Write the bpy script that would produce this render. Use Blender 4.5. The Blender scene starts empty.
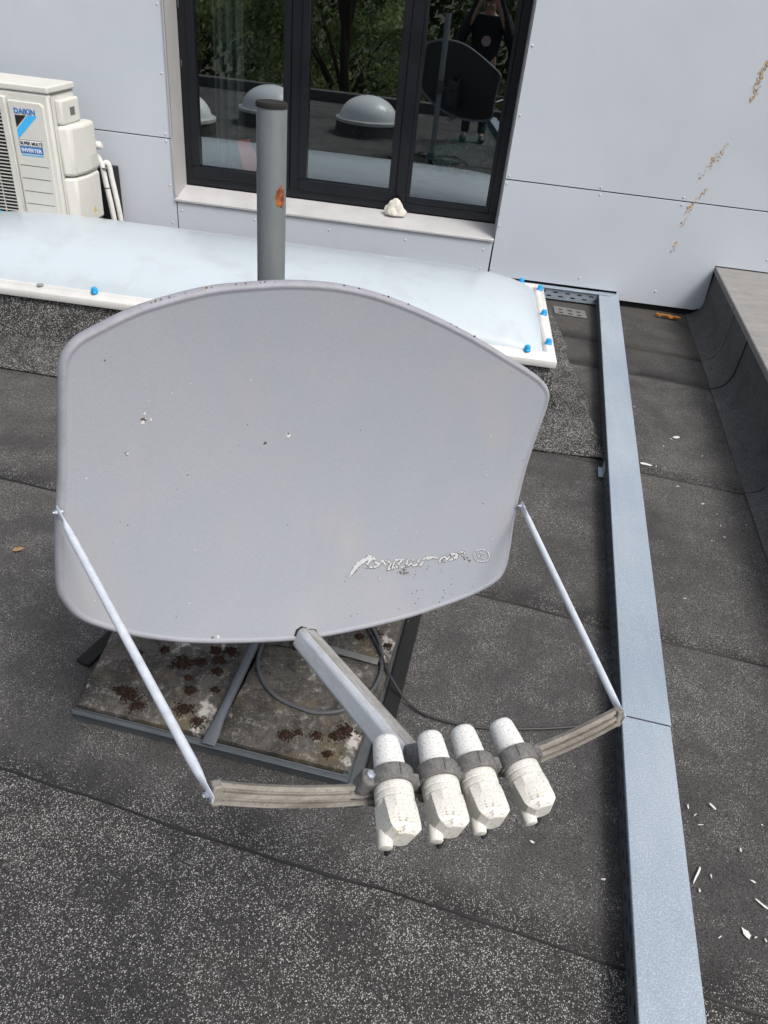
import bpy, bmesh, math, random
from math import sin, cos, pi, radians
from mathutils import Vector, Matrix, noise

random.seed(7)
sc = bpy.context.scene
COL = sc.collection

# ------------------------------------------------------------------ world
world = bpy.data.worlds.new("World"); sc.world = world; world.use_nodes = True
SUN = Vector((0.50, -0.42, 0.95)).normalized()
wn = world.node_tree.nodes; wl = world.node_tree.links
sky = wn.new('ShaderNodeTexSky'); sky.sky_type = 'NISHITA'; sky.sun_disc = False
sky.sun_elevation = math.asin(SUN.z); sky.sun_rotation = math.atan2(SUN.x, SUN.y)
sky.air_density = 1.0; sky.dust_density = 6.0; sky.ozone_density = 1.0
hs = wn.new('ShaderNodeHueSaturation'); hs.inputs['Saturation'].default_value = 0.62
bg = wn['Background']; bg.inputs['Strength'].default_value = 0.125
wl.new(sky.outputs[0], hs.inputs['Color']); wl.new(hs.outputs[0], bg.inputs['Color'])

sd = bpy.data.lights.new('sun', 'SUN'); sd.energy = 1.4; sd.angle = radians(16); sd.color = (1, .975, .945)
so = bpy.data.objects.new('sun', sd); COL.objects.link(so)
so.rotation_euler = SUN.to_track_quat('Z', 'Y').to_euler(); so.location = (3, -3, 8)

sc.view_settings.view_transform = 'Standard'; sc.view_settings.look = 'None'
sc.view_settings.exposure = 0.45; sc.view_settings.gamma = 1; sc.view_settings.use_curve_mapping = False

# ------------------------------------------------------------------ camera
R = ((0.98898062, 0.11528166, 0.09288423), (0.14252512, -0.57167265, -0.80800802), (-0.04004913, 0.81234261, -0.58178371))
cd = bpy.data.cameras.new('camera'); cam = bpy.data.objects.new('camera', cd); COL.objects.link(cam)
CAM = Vector((0, 0, 1.55))
m = Matrix.Identity(4)
for i in range(3):
    m[i][0] = R[0][i]; m[i][1] = -R[1][i]; m[i][2] = -R[2][i]; m[i][3] = CAM[i]
cam.matrix_world = m
cd.sensor_fit = 'VERTICAL'; cd.sensor_height = 24; cd.lens = 24 * 739.7165 / 1024
cd.clip_start = 0.02; cd.clip_end = 2000
sc.camera = cam

# ------------------------------------------------------------------ materials
class NT:
    """small node-graph helper"""
    def __init__(s, name):
        s.m = bpy.data.materials.new(name); s.m.use_nodes = True
        s.n = s.m.node_tree.nodes; s.l = s.m.node_tree.links
        s.b = s.n['Principled BSDF']; s.out = s.n['Material Output']
        tc = s.n.new('ShaderNodeTexCoord'); s.co = tc.outputs['Object']
    def put(s, sock, v):
        if hasattr(v, 'is_linked') or hasattr(v, 'links'): s.l.new(v, sock)
        else:
            if isinstance(v, (tuple, list)) and len(v) == 3 and sock.type == 'RGBA': v = (*v, 1)
            sock.default_value = v
    def map(s, scale=(1, 1, 1), rot=(0, 0, 0), loc=(0, 0, 0)):
        k = s.n.new('ShaderNodeMapping'); s.l.new(s.co, k.inputs[0])
        k.inputs['Scale'].default_value = scale; k.inputs['Rotation'].default_value = rot; k.inputs['Location'].default_value = loc
        return k.outputs[0]
    def noise(s, scale, detail=3, rough=.55, co=None, dist=0):
        k = s.n.new('ShaderNodeTexNoise'); s.l.new(co or s.co, k.inputs['Vector'])
        k.inputs['Scale'].default_value = scale; k.inputs['Detail'].default_value = detail
        k.inputs['Roughness'].default_value = rough; k.inputs['Distortion'].default_value = dist
        return k.outputs[0]
    def voro(s, scale, co=None, feat='F1', out='Color'):
        k = s.n.new('ShaderNodeTexVoronoi'); s.l.new(co or s.co, k.inputs['Vector'])
        k.feature = feat; k.inputs['Scale'].default_value = scale
        return k.outputs[out]
    def chan(s, c, i=0):
        k = s.n.new('ShaderNodeSeparateColor'); s.l.new(c, k.inputs[0]); return k.outputs[i]
    def ramp(s, v, pts, const=False):
        k = s.n.new('ShaderNodeValToRGB'); s.l.new(v, k.inputs[0]); e = k.color_ramp.elements
        if const: k.color_ramp.interpolation = 'CONSTANT'
        while len(e) < len(pts): e.new(.5)
        for q, (p, c) in zip(e, pts):
            q.position = p; q.color = (c, c, c, 1) if not isinstance(c, (tuple, list)) else (*c, 1)
        return k.outputs[0]
    def math(s, op, a, b=0.0, clamp=False):
        k = s.n.new('ShaderNodeMath'); k.operation = op; k.use_clamp = clamp
        s.put(k.inputs[0], a); s.put(k.inputs[1], b); return k.outputs[0]
    def mix(s, f, a, b, mode='MIX'):
        k = s.n.new('ShaderNodeMix'); k.data_type = 'RGBA'; k.blend_type = mode
        s.put(k.inputs[0], f); s.put(k.inputs[6], a); s.put(k.inputs[7], b); return k.outputs[2]
    def bump(s, h, strength=.3, dist=.002):
        k = s.n.new('ShaderNodeBump'); s.l.new(h, k.inputs['Height'])
        k.inputs['Strength'].default_value = strength; k.inputs['Distance'].default_value = dist
        s.l.new(k.outputs[0], s.b.inputs['Normal']); return k
    def done(s, color, rough=.6, metal=0.0, spec=.5):
        s.put(s.b.inputs['Base Color'], color); s.put(s.b.inputs['Roughness'], rough); s.put(s.b.inputs['Metallic'], metal)
        s.b.inputs['Specular IOR Level'].default_value = spec
        return s.m

def plain(name, c, rough=.6, metal=0.0, var=.12, scale=9, bump=0.0):
    t = NT(name); f = t.noise(scale, 5, .6)
    k = t.ramp(f, [(.3, 1 - var), (.7, 1 + var * .0)])
    col = t.mix(1.0, c, k, 'MULTIPLY')
    r = t.math('ADD', t.math('MULTIPLY', f, .2), rough - .1)
    if bump: t.bump(t.noise(scale * 30, 2), bump, .001)
    return t.done(col, r, metal)

def felt(name, dark=.021, brown=.040, white=.48, cut=.85, scale=560, patch=1.3, tint=(1.0, .975, .94), bare=0.0, lap=-.10, lo=.34):
    t = NT(name)
    big = t.noise(patch, 4, .6, dist=.6)
    mid = t.noise(patch * 6, 4, .65)
    at = t.n.new('ShaderNodeAttribute'); at.attribute_name = 'damp'; damp = at.outputs['Fac']
    base = t.mix(t.ramp(big, [(.35, 0), (.66, 1)]), (dark, dark, dark * 1.03), (brown * tint[0], brown * tint[1], brown * tint[2]))
    base = t.mix(t.math('MULTIPLY', mid, .55), base, (brown * 1.3, brown * 1.27, brown * 1.22))
    cells = t.voro(scale); r = t.chan(cells, 0); g = t.chan(cells, 1)
    warp = t.math('ADD', t.math('MULTIPLY', t.math('SUBTRACT', big, .5), lo), t.math('MULTIPLY', t.math('SUBTRACT', mid, .5), .55))
    rr = t.math('SUBTRACT', t.math('ADD', r, warp), t.math('MULTIPLY', damp, -lap))
    w = t.ramp(rr, [(cut - .01, 0), (cut + .03, 1)])
    gcol = t.mix(g, (white * .22, white * .22, white * .22), (white, white * .99, white * .97))
    speck = t.ramp(t.math('FRACT', t.math('MULTIPLY', r, 7.3)), [(0, .35), (1, 1.75)])
    base = t.mix(1.0, base, speck, 'MULTIPLY')
    base = t.mix(t.math('MULTIPLY', damp, .78), base, (.010, .010, .010))
    if bare:
        wear = t.ramp(t.noise(2.6, 3, .55, dist=1.0), [(.46, 0), (.56, 1)])
        w = t.math('MULTIPLY', w, t.math('SUBTRACT', 1.0, t.math('MULTIPLY', wear, bare)))
        base = t.mix(t.math('MULTIPLY', wear, .6 * bare), base, (.085, .077, .066))
    col = t.mix(w, base, gcol)
    t.bump(r, .5, .002)
    return t.done(col, .9, 0, .25)

def galv(name, c=(.42, .47, .52), metal=.55, rough=.42, spang=60):
    t = NT(name)
    v = t.chan(t.voro(spang), 0); f = t.noise(5, 5, .65, co=t.map((1.6, .5, 1))); st = t.noise(150, 4, .7)
    k = t.math('ADD', t.math('MULTIPLY', v, .05), t.math('MULTIPLY', f, .30))
    col = t.mix(1.0, c, t.ramp(k, [(.08, .72), (.32, 1.08)]), 'MULTIPLY')
    col = t.mix(t.ramp(st, [(.56, 0), (.66, .30)]), col, (c[0] * .5, c[1] * .5, c[2] * .5))
    t.bump(f, .08, .004)
    return t.done(col, t.math('ADD', t.math('MULTIPLY', v, .12), rough - .05), metal)

M = {}
M['felt'] = felt('felt')
M['felt_worn'] = felt('felt_worn', .040, .072, .40, .925, 580, 1.5, tint=(1, .965, .92), lap=.09, lo=.50)
M['felt_b'] = felt('felt_b', .038, .066, .36, .92, 540, 1.2, tint=(1, .965, .92), bare=.25, lap=.06, lo=.5)
M['felt_c'] = felt('felt_c',   .032, .055, .25, .95, 480, 1.0, bare=.75)
M['apron'] = felt('apron',   .018, .034, .38, .74, 330, 2.2)
M['upstand'] = felt('upstand', .062, .092, .30, .93, 520, 1.8)
t = NT('coping_felt')
s1 = t.noise(9, 6, .75, co=t.map((.8, 2.0, 1), (0, 0, .12)), dist=.6); s2 = t.noise(3, 3)
c = t.mix(t.ramp(s1, [(.3, 0), (.72, 1)]), (.20, .196, .188), (.30, .295, .285))
c = t.mix(t.ramp(t.noise(220, 2), [(.35, .25), (.6, 0)]), c, (.10, .10, .10)); t.bump(t.noise(260, 2), .4, .002)
M['coping'] = t.done(c, .85, 0, .3)
# facade panel: grey laminate, very faint mottling
t = NT('facade_panel')
c = t.mix(t.ramp(t.noise(1.4, 5, .6), [(.3, 0), (.7, 1)]), (.488, .532, .590), (.54, .578, .635))
c = t.mix(t.ramp(t.noise(8, 6, .75, co=t.map((1, 1, .25))), [(.60, 0), (.8, .30)]), c, (.40, .41, .44))
M['panel'] = t.done(c, .5, 0, .35)
M['bitumen'] = plain('bitumen', (.010, .010, .010), .6, 0, .3, 40)
M['reveal'] = plain('reveal', (.42, .42, .42), .5, 0, .12, 5)
M['sill'] = plain('sill', (.50, .50, .51), .45, 0, .14, 7)
M['void'] = plain('void', (.012, .012, .013), .9)
M['frame'] = plain('frame', (.006, .007, .011), .35, 0, .2, 6)
M['rivet'] = plain('rivet', (.62, .63, .66), .35, .3)
M['bluecap'] = plain('bluecap', (.015, .33, .66), .4)
M['greycap'] = plain('greycap', (.25, .26, .26), .6)
# acrylic dome
t = NT('dome_acrylic')
d = t.ramp(t.noise(5, 6, .7, dist=.6), [(.50, 0), (.72, 1)])
c = t.mix(t.math('MULTIPLY', d, .45), (.465, .53, .572), (.36, .40, .42))
c = t.mix(t.ramp(t.noise(55, 3, .7), [(.70, 0), (.76, .5)]), c, (.45, .46, .45))
M['dome'] = t.done(c, .28, 0, .5); t.b.inputs['Coat Weight'].default_value = .25
M['sealant'] = plain('sealant', (.38, .34, .24), .8, 0, .6, 30)
M['domewhite'] = plain('domewhite', (.84, .86, .86), .3, 0, .06, 6)
M['domeframe'] = plain('domeframe', (.66, .66, .64), .4, 0, .16, 11)
t = NT('galv')
f = t.noise(4, 6, .7, co=t.map((2.2, .45, 1))); gr = t.noise(330, 3, .7); bl = t.noise(1.1, 3, .6)
c = t.mix(t.ramp(f, [(.36, 0), (.64, 1)]), (.295, .362, .428), (.385, .448, .505))
c = t.mix(t.ramp(bl, [(.45, 0), (.68, .55)]), c, (.52, .58, .63))
c = t.mix(t.ramp(gr, [(.45, .55), (.58, 0)]), c, (.21, .27, .33)); c = t.mix(t.ramp(gr, [(.58, 0), (.68, .5)]), c, (.66, .70, .73))
c = t.mix(t.ramp(t.noise(7, 5, .75, co=t.map((14, 1, 1), (0, 0, .3))), [(.66, 0), (.70, .5)]), c, (.20, .23, .26))
c = t.mix(t.ramp(t.noise(5, 4, .8, co=t.map((3, 22, 1), (0, 0, .6), (3, 8, 1))), [(.72, 0), (.74, .7)]), c, (.72, .74, .75))
t.bump(f, .15, .004); M['galv'] = t.done(c, t.math('ADD', t.math('MULTIPLY', gr, .3), .32), .25)
M['strutsteel'] = galv('strutsteel', (.115, .13, .145), .3, .55, 120)
M['galv_dull'] = galv('galv_dull', (.20, .20, .19), .2, .6, 90)
M['galv_dark'] = galv('galv_dark', (.105, .12, .13), .3, .55)
t = NT('pole_steel')
f = t.noise(7, 5, .7, co=t.map((1, 1, .3)))
c = t.mix(t.ramp(f, [(.3, 0), (.7, 1)]), (.20, .232, .25), (.31, .342, .35))
st = t.ramp(t.noise(12, 3, .6, co=t.map((1, 1, .12))), [(.55, 0), (.75, .35)])
c = t.mix(st, c, (.36, .36, .34)); M['pole'] = t.done(c, .5, .45)
t = NT('rust'); c = t.mix(t.ramp(t.noise(120, 3), [(.35, 0), (.65, 1)]), (.13, .035, .018), (.42, .13, .03)); t.bump(t.noise(200, 2), .6, .002)
M['rust'] = t.done(c, .9)
# dish paint
t = NT('dish_paint')
big = t.noise(3.2, 4, .6, dist=.8)
c = t.mix(t.ramp(big, [(.38, 0), (.7, 1)]), (.282, .308, .352), (.310, .324, .356))
c = t.mix(t.ramp(t.noise(6, 6, .75, co=t.map((1, .35, 1))), [(.55, 0), (.8, .28)]), c, (.265, .265, .28))
c = t.mix(t.ramp(t.noise(360, 3, .75), [(.42, .30), (.54, 0)]), c, (.225, .232, .25))
c = t.mix(t.ramp(t.noise(360, 3, .75, co=t.map(loc=(3, 5, 1))), [(.54, 0), (.66, .28)]), c, (.36, .37, .39))
c = t.mix(t.ramp(t.noise(2.6, 3, .6, co=t.map((1.6, 1, 1), loc=(.3, .4, 0))), [(.52, 0), (.70, .42)]), c, (.345, .330, .322))
c = t.mix(t.ramp(t.noise(9, 5, .8, co=t.map((3.2, .22, 1))), [(.60, 0), (.78, .22)]), c, (.235, .235, .24))
sp = t.ramp(t.noise(26, 2, .5), [(.765, 0), (.785, .55)])
c = t.mix(sp, c, (.24, .225, .20)); t.bump(t.noise(420, 2), .12, .0006)
M['dish'] = t.done(c, .62, 0, .35)
t = NT('dish_edge')
c = t.mix(t.ramp(t.noise(30, 4, .7), [(.4, 0), (.75, 1)]), (.285, .292, .328), (.225, .23, .255)); M['dishedge'] = t.done(c, .6, 0, .3)
M['backpaint'] = plain('backpaint', (.045, .045, .05), .6)
M['chip'] = plain('chip', (.70, .69, .66), .6, .1, .3, 200)
M['chipdark'] = plain('chipdark', (.10, .085, .07), .8, 0, .4, 200)
M['logo'] = plain('logo', (.62, .64, .66), .4, .15, .3, 300)
M['logoedge'] = plain('logoedge', (.13, .115, .10), .7, 0, .4, 200)
t = NT('arm_paint')
f = t.noise(11, 6, .75, co=t.map((1.6, 1.6, .45)))
c = t.mix(t.ramp(f, [(.40, 0), (.66, 1)]), (.52, .56, .61), (.36, .36, .355))
c = t.mix(t.ramp(t.noise(300, 2), [(.62, 0), (.72, .45)]), c, (.16, .155, .14)); M['arm'] = t.done(c, .6, .15)
t = NT('arm_top')
f = t.noise(14, 6, .75, co=t.map((1.6, 1.6, .6)))
c = t.mix(t.ramp(f, [(.35, 0), (.62, 1)]), (.40, .40, .40), (.235, .225, .20))
c = t.mix(t.ramp(t.noise(260, 3, .7), [(.55, 0), (.68, .6)]), c, (.13, .125, .11)); M['armtop'] = t.done(c, .75, .05)
t = NT('rail_alu')
f = t.noise(16, 6, .75, co=t.map((.6, 2, 2)))
c = t.mix(t.ramp(f, [(.32, 0), (.7, 1)]), (.32, .305, .27), (.12, .11, .09))
c = t.mix(t.ramp(t.noise(180, 3, .7), [(.56, 0), (.70, .75)]), c, (.10, .09, .075)); M['rail'] = t.done(c, .7, .3)
M['rod'] = plain('rod', (.60, .65, .72), .5, .1, .2, 60)
t = NT('horn_plastic')
c = t.mix(t.ramp(t.noise(40, 5, .7), [(.35, 0), (.75, 1)]), (.66, .655, .61), (.53, .52, .465))
c = t.mix(t.ramp(t.noise(420, 3, .7), [(.56, 0), (.68, .8)]), c, (.20, .19, .165))
c = t.mix(t.ramp(t.noise(90, 5, .75), [(.60, 0), (.68, .7)]), c, (.12, .112, .095)); t.bump(t.noise(420, 2), .3, .0008)
M['horn'] = t.done(c, .6)
t = NT('cap_plastic')
c = t.mix(t.ramp(t.noise(330, 3, .7), [(.52, 0), (.66, .8)]), (.66, .67, .655), (.30, .295, .28)); t.bump(t.noise(330, 2), .35, .001)
M['cap'] = t.done(c, .7)
t = NT('clamp_plastic')
c = t.mix(t.ramp(t.noise(120, 5, .75), [(.38, 0), (.70, 1)]), (.085, .084, .082), (.20, .197, .19)); t.bump(t.noise(300, 2), .4, .001)
M['clamp'] = t.done(c, .75)
M['zinc'] = plain('zinc', (.55, .60, .68), .35, .7, .3, 100)
M['lichen'] = plain('lichen', (.50, .38, .05), .9, 0, .4, 200)
M['cable'] = plain('cable', (.022, .022, .024), .55)
M['conduit'] = plain('conduit', (.075, .08, .085), .6, 0, .3, 30)
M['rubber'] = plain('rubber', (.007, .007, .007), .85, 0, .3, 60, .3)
t = NT('paver_concrete')
a = t.noise(7, 6, .75, dist=.5); b2 = t.noise(34, 8, .85)
c = t.mix(t.ramp(a, [(.34, 0), (.66, 1)]), (.030, .028, .026), (.112, .104, .091))
c = t.mix(t.ramp(t.noise(5.5, 4, .6, co=t.map(loc=(3.1, 1.7, 0))), [(.50, 0), (.64, .75)]), c, (.115, .090, .046))
c = t.mix(t.ramp(b2, [(.55, 0), (.62, .60)]), c, (.32, .31, .28))
c = t.mix(t.ramp(b2, [(.38, .85), (.46, 0)]), c, (.030, .025, .022))
c = t.mix(t.ramp(t.chan(t.voro(420), 0), [(.93, 0), (.96, .4)]), c, (.26, .25, .225))
c = t.mix(t.ramp(t.noise(13, 4, .65, co=t.map(loc=(9, 4, 1))), [(.63, 0), (.70, .9)]), c, (.42, .40, .37))
t.bump(b2, .6, .004); M['paver'] = t.done(c, .92, 0, .25)
t = NT('moss'); c = t.mix(t.ramp(t.noise(160, 4, .7), [(.35, 0), (.7, 1)]), (.016, .011, .009), (.070, .040, .028)); t.bump(t.noise(300, 3), .8, .004)
M['moss'] = t.done(c, .95, 0, .1)
M['acwhite'] = plain('acwhite', (.62, .62, .575), .45, 0, .08, 6)
M['acgroove'] = plain('acgroove', (.13, .13, .12), .7)
M['acdark'] = plain('acdark', (.015, .016, .018), .7)
M['acgrille'] = plain('acgrille', (.55, .55, .52), .5)
M['print_blue'] = plain('print_blue', (.02, .17, .48), .5, 0, 0)
M['print_cyan'] = plain('print_cyan', (.05, .45, .85), .5, 0, 0)
M['print_black'] = plain('print_black', (.015, .015, .016), .5, 0, 0)
M['print_white'] = plain('print_white', (.74, .75, .76), .5, 0, 0)
M['print_yellow'] = plain('print_yellow', (.65, .50, .06), .5, 0, 0)
M['pipewrap'] = plain('pipewrap', (.74, .74, .71), .55, 0, .2, 30)
M['orange'] = plain('orange', (.50, .20, .035), .85, 0, .5, 60)
t = NT('orange_residue'); c = t.mix(t.ramp(t.noise(70, 3), [(.4, 0), (.6, 1)]), (.28, .20, .11), (.62, .34, .06)); M['residue'] = t.done(c, .85)
M['flake'] = plain('flake', (.72, .72, .70), .6, 0, .2, 60)
M['crumple'] = plain('crumple', (.74, .71, .63), .85, 0, .25, 40)
# glass: thin tinted coated pane, real mirror share plus what shows through
t = NT('window_glass')
gl = t.n.new('ShaderNodeBsdfGlossy'); gl.inputs['Roughness'].default_value = 0.0; gl.inputs['Color'].default_value = (.86, .95, .97, 1)
tr = t.n.new('ShaderNodeBsdfTransparent'); tr.inputs['Color'].default_value = (.55, .62, .60, 1)
mx = t.n.new('ShaderNodeMixShader'); mx.inputs[0].default_value = .31
t.l.new(tr.outputs[0], mx.inputs[1]); t.l.new(gl.outputs[0], mx.inputs[2]); t.l.new(mx.outputs[0], t.out.inputs[0])
M['glass'] = t.m
M['roomwall'] = plain('roomwall', (.06, .055, .05), .9)
M['roomfloor'] = plain('roomfloor', (.035, .028, .022), .8)
M['curtain'] = plain('curtain', (.13, .15, .145), .9)
M['pink'] = plain('pink', (.80, .12, .14), .6)
t = NT('floral')
c = t.mix(t.ramp(t.noise(16, 3, .6, dist=2), [(.45, 0), (.55, 1)]), (.01, .10, .11), (.03, .26, .24))
c = t.mix(t.ramp(t.noise(22, 2, .5, dist=1), [(.60, 0), (.66, 1)]), c, (.30, .28, .26)); M['floral'] = t.done(c, .8)
M['table'] = plain('table', (.05, .035, .025), .5)
M['grass'] = plain('grass', (.050, .050, .020), .95, 0, .5, .5)
M['bark'] = plain('bark', (.07, .055, .04), .95, 0, .4, 8)
for nm, a_, b_ in (('leaf', (.05, .09, .028), (.13, .18, .055)), ('leafpale', (.15, .21, .085), (.36, .42, .18)), ('leafdark', (.018, .032, .010), (.045, .062, .018))):
    t = NT(nm); c = t.mix(t.ramp(t.chan(t.voro(3.1), 0), [(.1, 0), (.9, 1)]), a_, b_); M[nm] = t.done(c, .6)
    tl = t.n.new('ShaderNodeBsdfTranslucent'); t.l.new(c, tl.inputs[0]); ms_ = t.n.new('ShaderNodeMixShader'); ms_.inputs[0].default_value = .45; t.l.new(t.b.outputs[0], ms_.inputs[1]); t.l.new(tl.outputs[0], ms_.inputs[2]); t.l.new(ms_.outputs[0], t.out.inputs[0])
M['leaf_dry'] = plain('leaf_dry', (.30, .19, .09), .8, 0, .3, 80)
M['skin'] = plain('skin', (.40, .24, .17), .55)
M['shirt'] = plain('shirt', (.012, .013, .018), .9)
M['stripe'] = plain('stripe', (.55, .56, .60), .9)
M['trousers'] = plain('trousers', (.035, .04, .055), .9)
M['hair'] = plain('hair', (.03, .022, .015), .7)
M['shoe'] = plain('shoe', (.03, .03, .03), .6)
M['emblem'] = plain('emblem', (.40, .28, .28), .9)

# ------------------------------------------------------------------ mesh helpers
class MB:
    def __init__(s): s.v = []; s.f = []; s.k = []
    def add(s, vs, fs, k=0):
        o = len(s.v); s.v += [tuple(p) for p in vs]
        for f in fs: s.f.append([o + i for i in f]); s.k.append(k)
        return s
    def box(s, lo, hi, k=0, mat=None):
        (a, b, c), (d, e, f) = lo, hi
        vs = [Vector(p) for p in ((a, b, c), (d, b, c), (d, e, c), (a, e, c), (a, b, f), (d, b, f), (d, e, f), (a, e, f))]
        if mat: vs = [mat @ p for p in vs]
        return s.add(vs, [(3, 2, 1, 0), (4, 5, 6, 7), (0, 1, 5, 4), (1, 2, 6, 5), (2, 3, 7, 6), (3, 0, 4, 7)], k)
    def prism(s, poly, axis, lo, hi, k=0, mat=None):
        """poly: 2D points counter-clockwise; extruded along axis"""
        def P(q, h):
            x, y = q
            p = Vector((x, y, h)) if axis == 'z' else Vector((x, h, y)) if axis == 'y' else Vector((h, x, y))
            return mat @ p if mat else p
        n = len(poly); vs = [P(q, lo) for q in poly] + [P(q, hi) for q in poly]
        fs = [tuple(range(n))[::-1], tuple(range(n, 2 * n))] + [(i, (i + 1) % n, n + (i + 1) % n, n + i) for i in range(n)]
        return s.add(vs, fs, k)
    def tube(s, pts, r, seg=12, k=0, caps=True, flat=None):
        pts = [Vector(p) for p in pts]; n = len(pts); vs = []; up = None
        for i, p in enumerate(pts):
            d = (pts[min(i + 1, n - 1)] - pts[max(i - 1, 0)]).normalized()
            if up is None: up = d.orthogonal().normalized()
            up = (up - d * up.dot(d)).normalized(); w = d.cross(up)
            rr = r[i] if isinstance(r, (list, tuple)) else r
            for j in range(seg):
                a = 2 * pi * j / seg; vs.append(p + (up * cos(a) + w * sin(a)) * rr)
        fs = [(i * seg + j, i * seg + (j + 1) % seg, (i + 1) * seg + (j + 1) % seg, (i + 1) * seg + j) for i in range(n - 1) for j in range(seg)]
        if caps: fs += [tuple(range(seg))[::-1], tuple(range((n - 1) * seg, n * seg))]
        return s.add(vs, fs, k)
    def lathe(s, prof, seg=28, k=0, mat=None, closed=True):
        vs = []
        for r, z in prof:
            for j in range(seg):
                a = 2 * pi * j / seg; p = Vector((r * cos(a), r * sin(a), z)); vs.append(mat @ p if mat else p)
        n = len(prof)
        fs = [(i * seg + j, i * seg + (j + 1) % seg, (i + 1) * seg + (j + 1) % seg, (i + 1) * seg + j) for i in range(n - 1) for j in range(seg)]
        if closed: fs += [tuple(range(seg))[::-1], tuple(range((n - 1) * seg, n * seg))]
        return s.add(vs, fs, k)
    def ball(s, c, r, k=0, seg=8, rings=5, jit=0):
        c = Vector(c); rx, ry, rz = r if isinstance(r, (tuple, list)) else (r, r, r); vs = []; fs = []
        for i in range(rings + 1):
            th = pi * i / rings
            for j in range(seg):
                a = 2 * pi * j / seg; q = 1 + (random.uniform(-jit, jit) if jit else 0)
                vs.append(c + Vector((rx * sin(th) * cos(a) * q, ry * sin(th) * sin(a) * q, rz * cos(th) * q)))
        for i in range(rings):
            for j in range(seg):
                fs.append((i * seg + j, (i + 1) * seg + j, (i + 1) * seg + (j + 1) % seg, i * seg + (j + 1) % seg))
        return s.add(vs, fs, k)
    def build(s, name, mats, parent=None, loc=None, bevel=0, seg=2, smooth=35, sub=0, wn=False):
        me = bpy.data.meshes.new(name); me.from_pydata(s.v, [], s.f)
        if not isinstance(mats, (list, tuple)): mats = [mats]
        for q in mats: me.materials.append(M[q] if isinstance(q, str) else q)
        me.polygons.foreach_set('material_index', s.k)
        bm = bmesh.new(); bm.from_mesh(me); bmesh.ops.remove_doubles(bm, verts=bm.verts, dist=1e-6)
        bmesh.ops.recalc_face_normals(bm, faces=bm.faces); bm.to_mesh(me); bm.free()
        o = bpy.data.objects.new(name, me); COL.objects.link(o)
        if parent is not None:
            o.parent = parent
            base = Vector(parent.get('base', (0, 0, 0)))
            if base.length: me.transform(Matrix.Translation(-base))
        if loc is not None: o.location = loc
        if smooth:
            me.polygons.foreach_set('use_smooth', [True] * len(me.polygons)); me.set_sharp_from_angle(angle=radians(smooth))
        if bevel:
            b = o.modifiers.new('bevel', 'BEVEL'); b.width = bevel; b.segments = seg; b.limit_method = 'ANGLE'; b.angle_limit = radians(38)
        if sub:
            b = o.modifiers.new('sub', 'SUBSURF'); b.levels = sub; b.render_levels = sub
        return o

def tag(o, label, cat, group=None):
    o['label'] = label; o['category'] = cat
    if group: o['group'] = group
    return o
def thing(name, label, cat, loc=(0, 0, 0), group=None):
    """Empty at the thing's base. Parts are written in world metres; build() subtracts the base."""
    o = bpy.data.objects.new(name, None); COL.objects.link(o); o.location = loc; o.empty_display_size = .1
    o['base'] = tuple(loc); return tag(o, label, cat, group)
def structure(o): o['kind'] = 'structure'; return o
def top(o, origin):
    """give a one-mesh thing an origin at its base"""
    o.data.transform(Matrix.Translation(-Vector(origin))); o.location = origin; return o
def spline(pts, n=10):
    """Catmull-Rom through pts"""
    P = [Vector(p) for p in pts]; P = [P[0] * 2 - P[1]] + P + [P[-1] * 2 - P[-2]]; out = []
    for i in range(1, len(P) - 2):
        for j in range(n):
            t_ = j / n; a, b, c_, d_ = P[i - 1:i + 3]
            out.append(.5 * ((2 * b) + (c_ - a) * t_ + (2 * a - 5 * b + 4 * c_ - d_) * t_ ** 2 + (3 * b - a - 3 * c_ + d_) * t_ ** 3))
    out.append(P[-2]); return out
def text_mesh(body, size, mat, name, parent, matrix, bold=0.0):
    cu = bpy.data.curves.new(name, 'FONT'); cu.body = body; cu.size = size; cu.extrude = .0004; cu.offset = bold
    o = bpy.data.objects.new(name, cu); COL.objects.link(o)
    bpy.context.view_layer.update()
    me = bpy.data.meshes.new_from_object(o.evaluated_get(bpy.context.evaluated_depsgraph_get()))
    bpy.data.objects.remove(o); me.materials.clear(); me.materials.append(M[mat])
    me.transform(matrix)
    base = Vector(parent.get('base', (0, 0, 0)))
    p = parent
    while base.length == 0 and p.parent is not None:
        p = p.parent; base = Vector(p.get('base', (0, 0, 0)))
    me.transform(Matrix.Translation(-base))
    o = bpy.data.objects.new(name, me); COL.objects.link(o); o.parent = parent
    return o
def sub(o, mb, name, mats, **kw):
    """sub-part of part o: o sits at its thing's origin, so shift by the thing's base"""
    base = Vector(o.parent.get('base', (0, 0, 0)))
    q = mb.build(name, mats, o, **kw); q.data.transform(Matrix.Translation(-base)); return q

YAW = 0.101821
TD = Vector((sin(YAW), cos(YAW), 0)); TN = Vector((cos(YAW), -sin(YAW), 0))     # along / across the cable tray
def tp(x, y, z=0): return TN * x + TD * y + Vector((0, 0, z))                    # tray frame -> world
TM = Matrix(((TN.x, TD.x, 0, 0), (TN.y, TD.y, 0, 0), (0, 0, 1, 0), (0, 0, 0, 1)))

# ------------------------------------------------------------------ ground, roof felt
g = MB(); g.add([(-900, -900, -3.6), (900, -900, -3.6), (900, 900, -3.6), (-900, 900, -3.6)], [(0, 1, 2, 3)])
structure(g.build('ground', 'grass', smooth=0))
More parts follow.
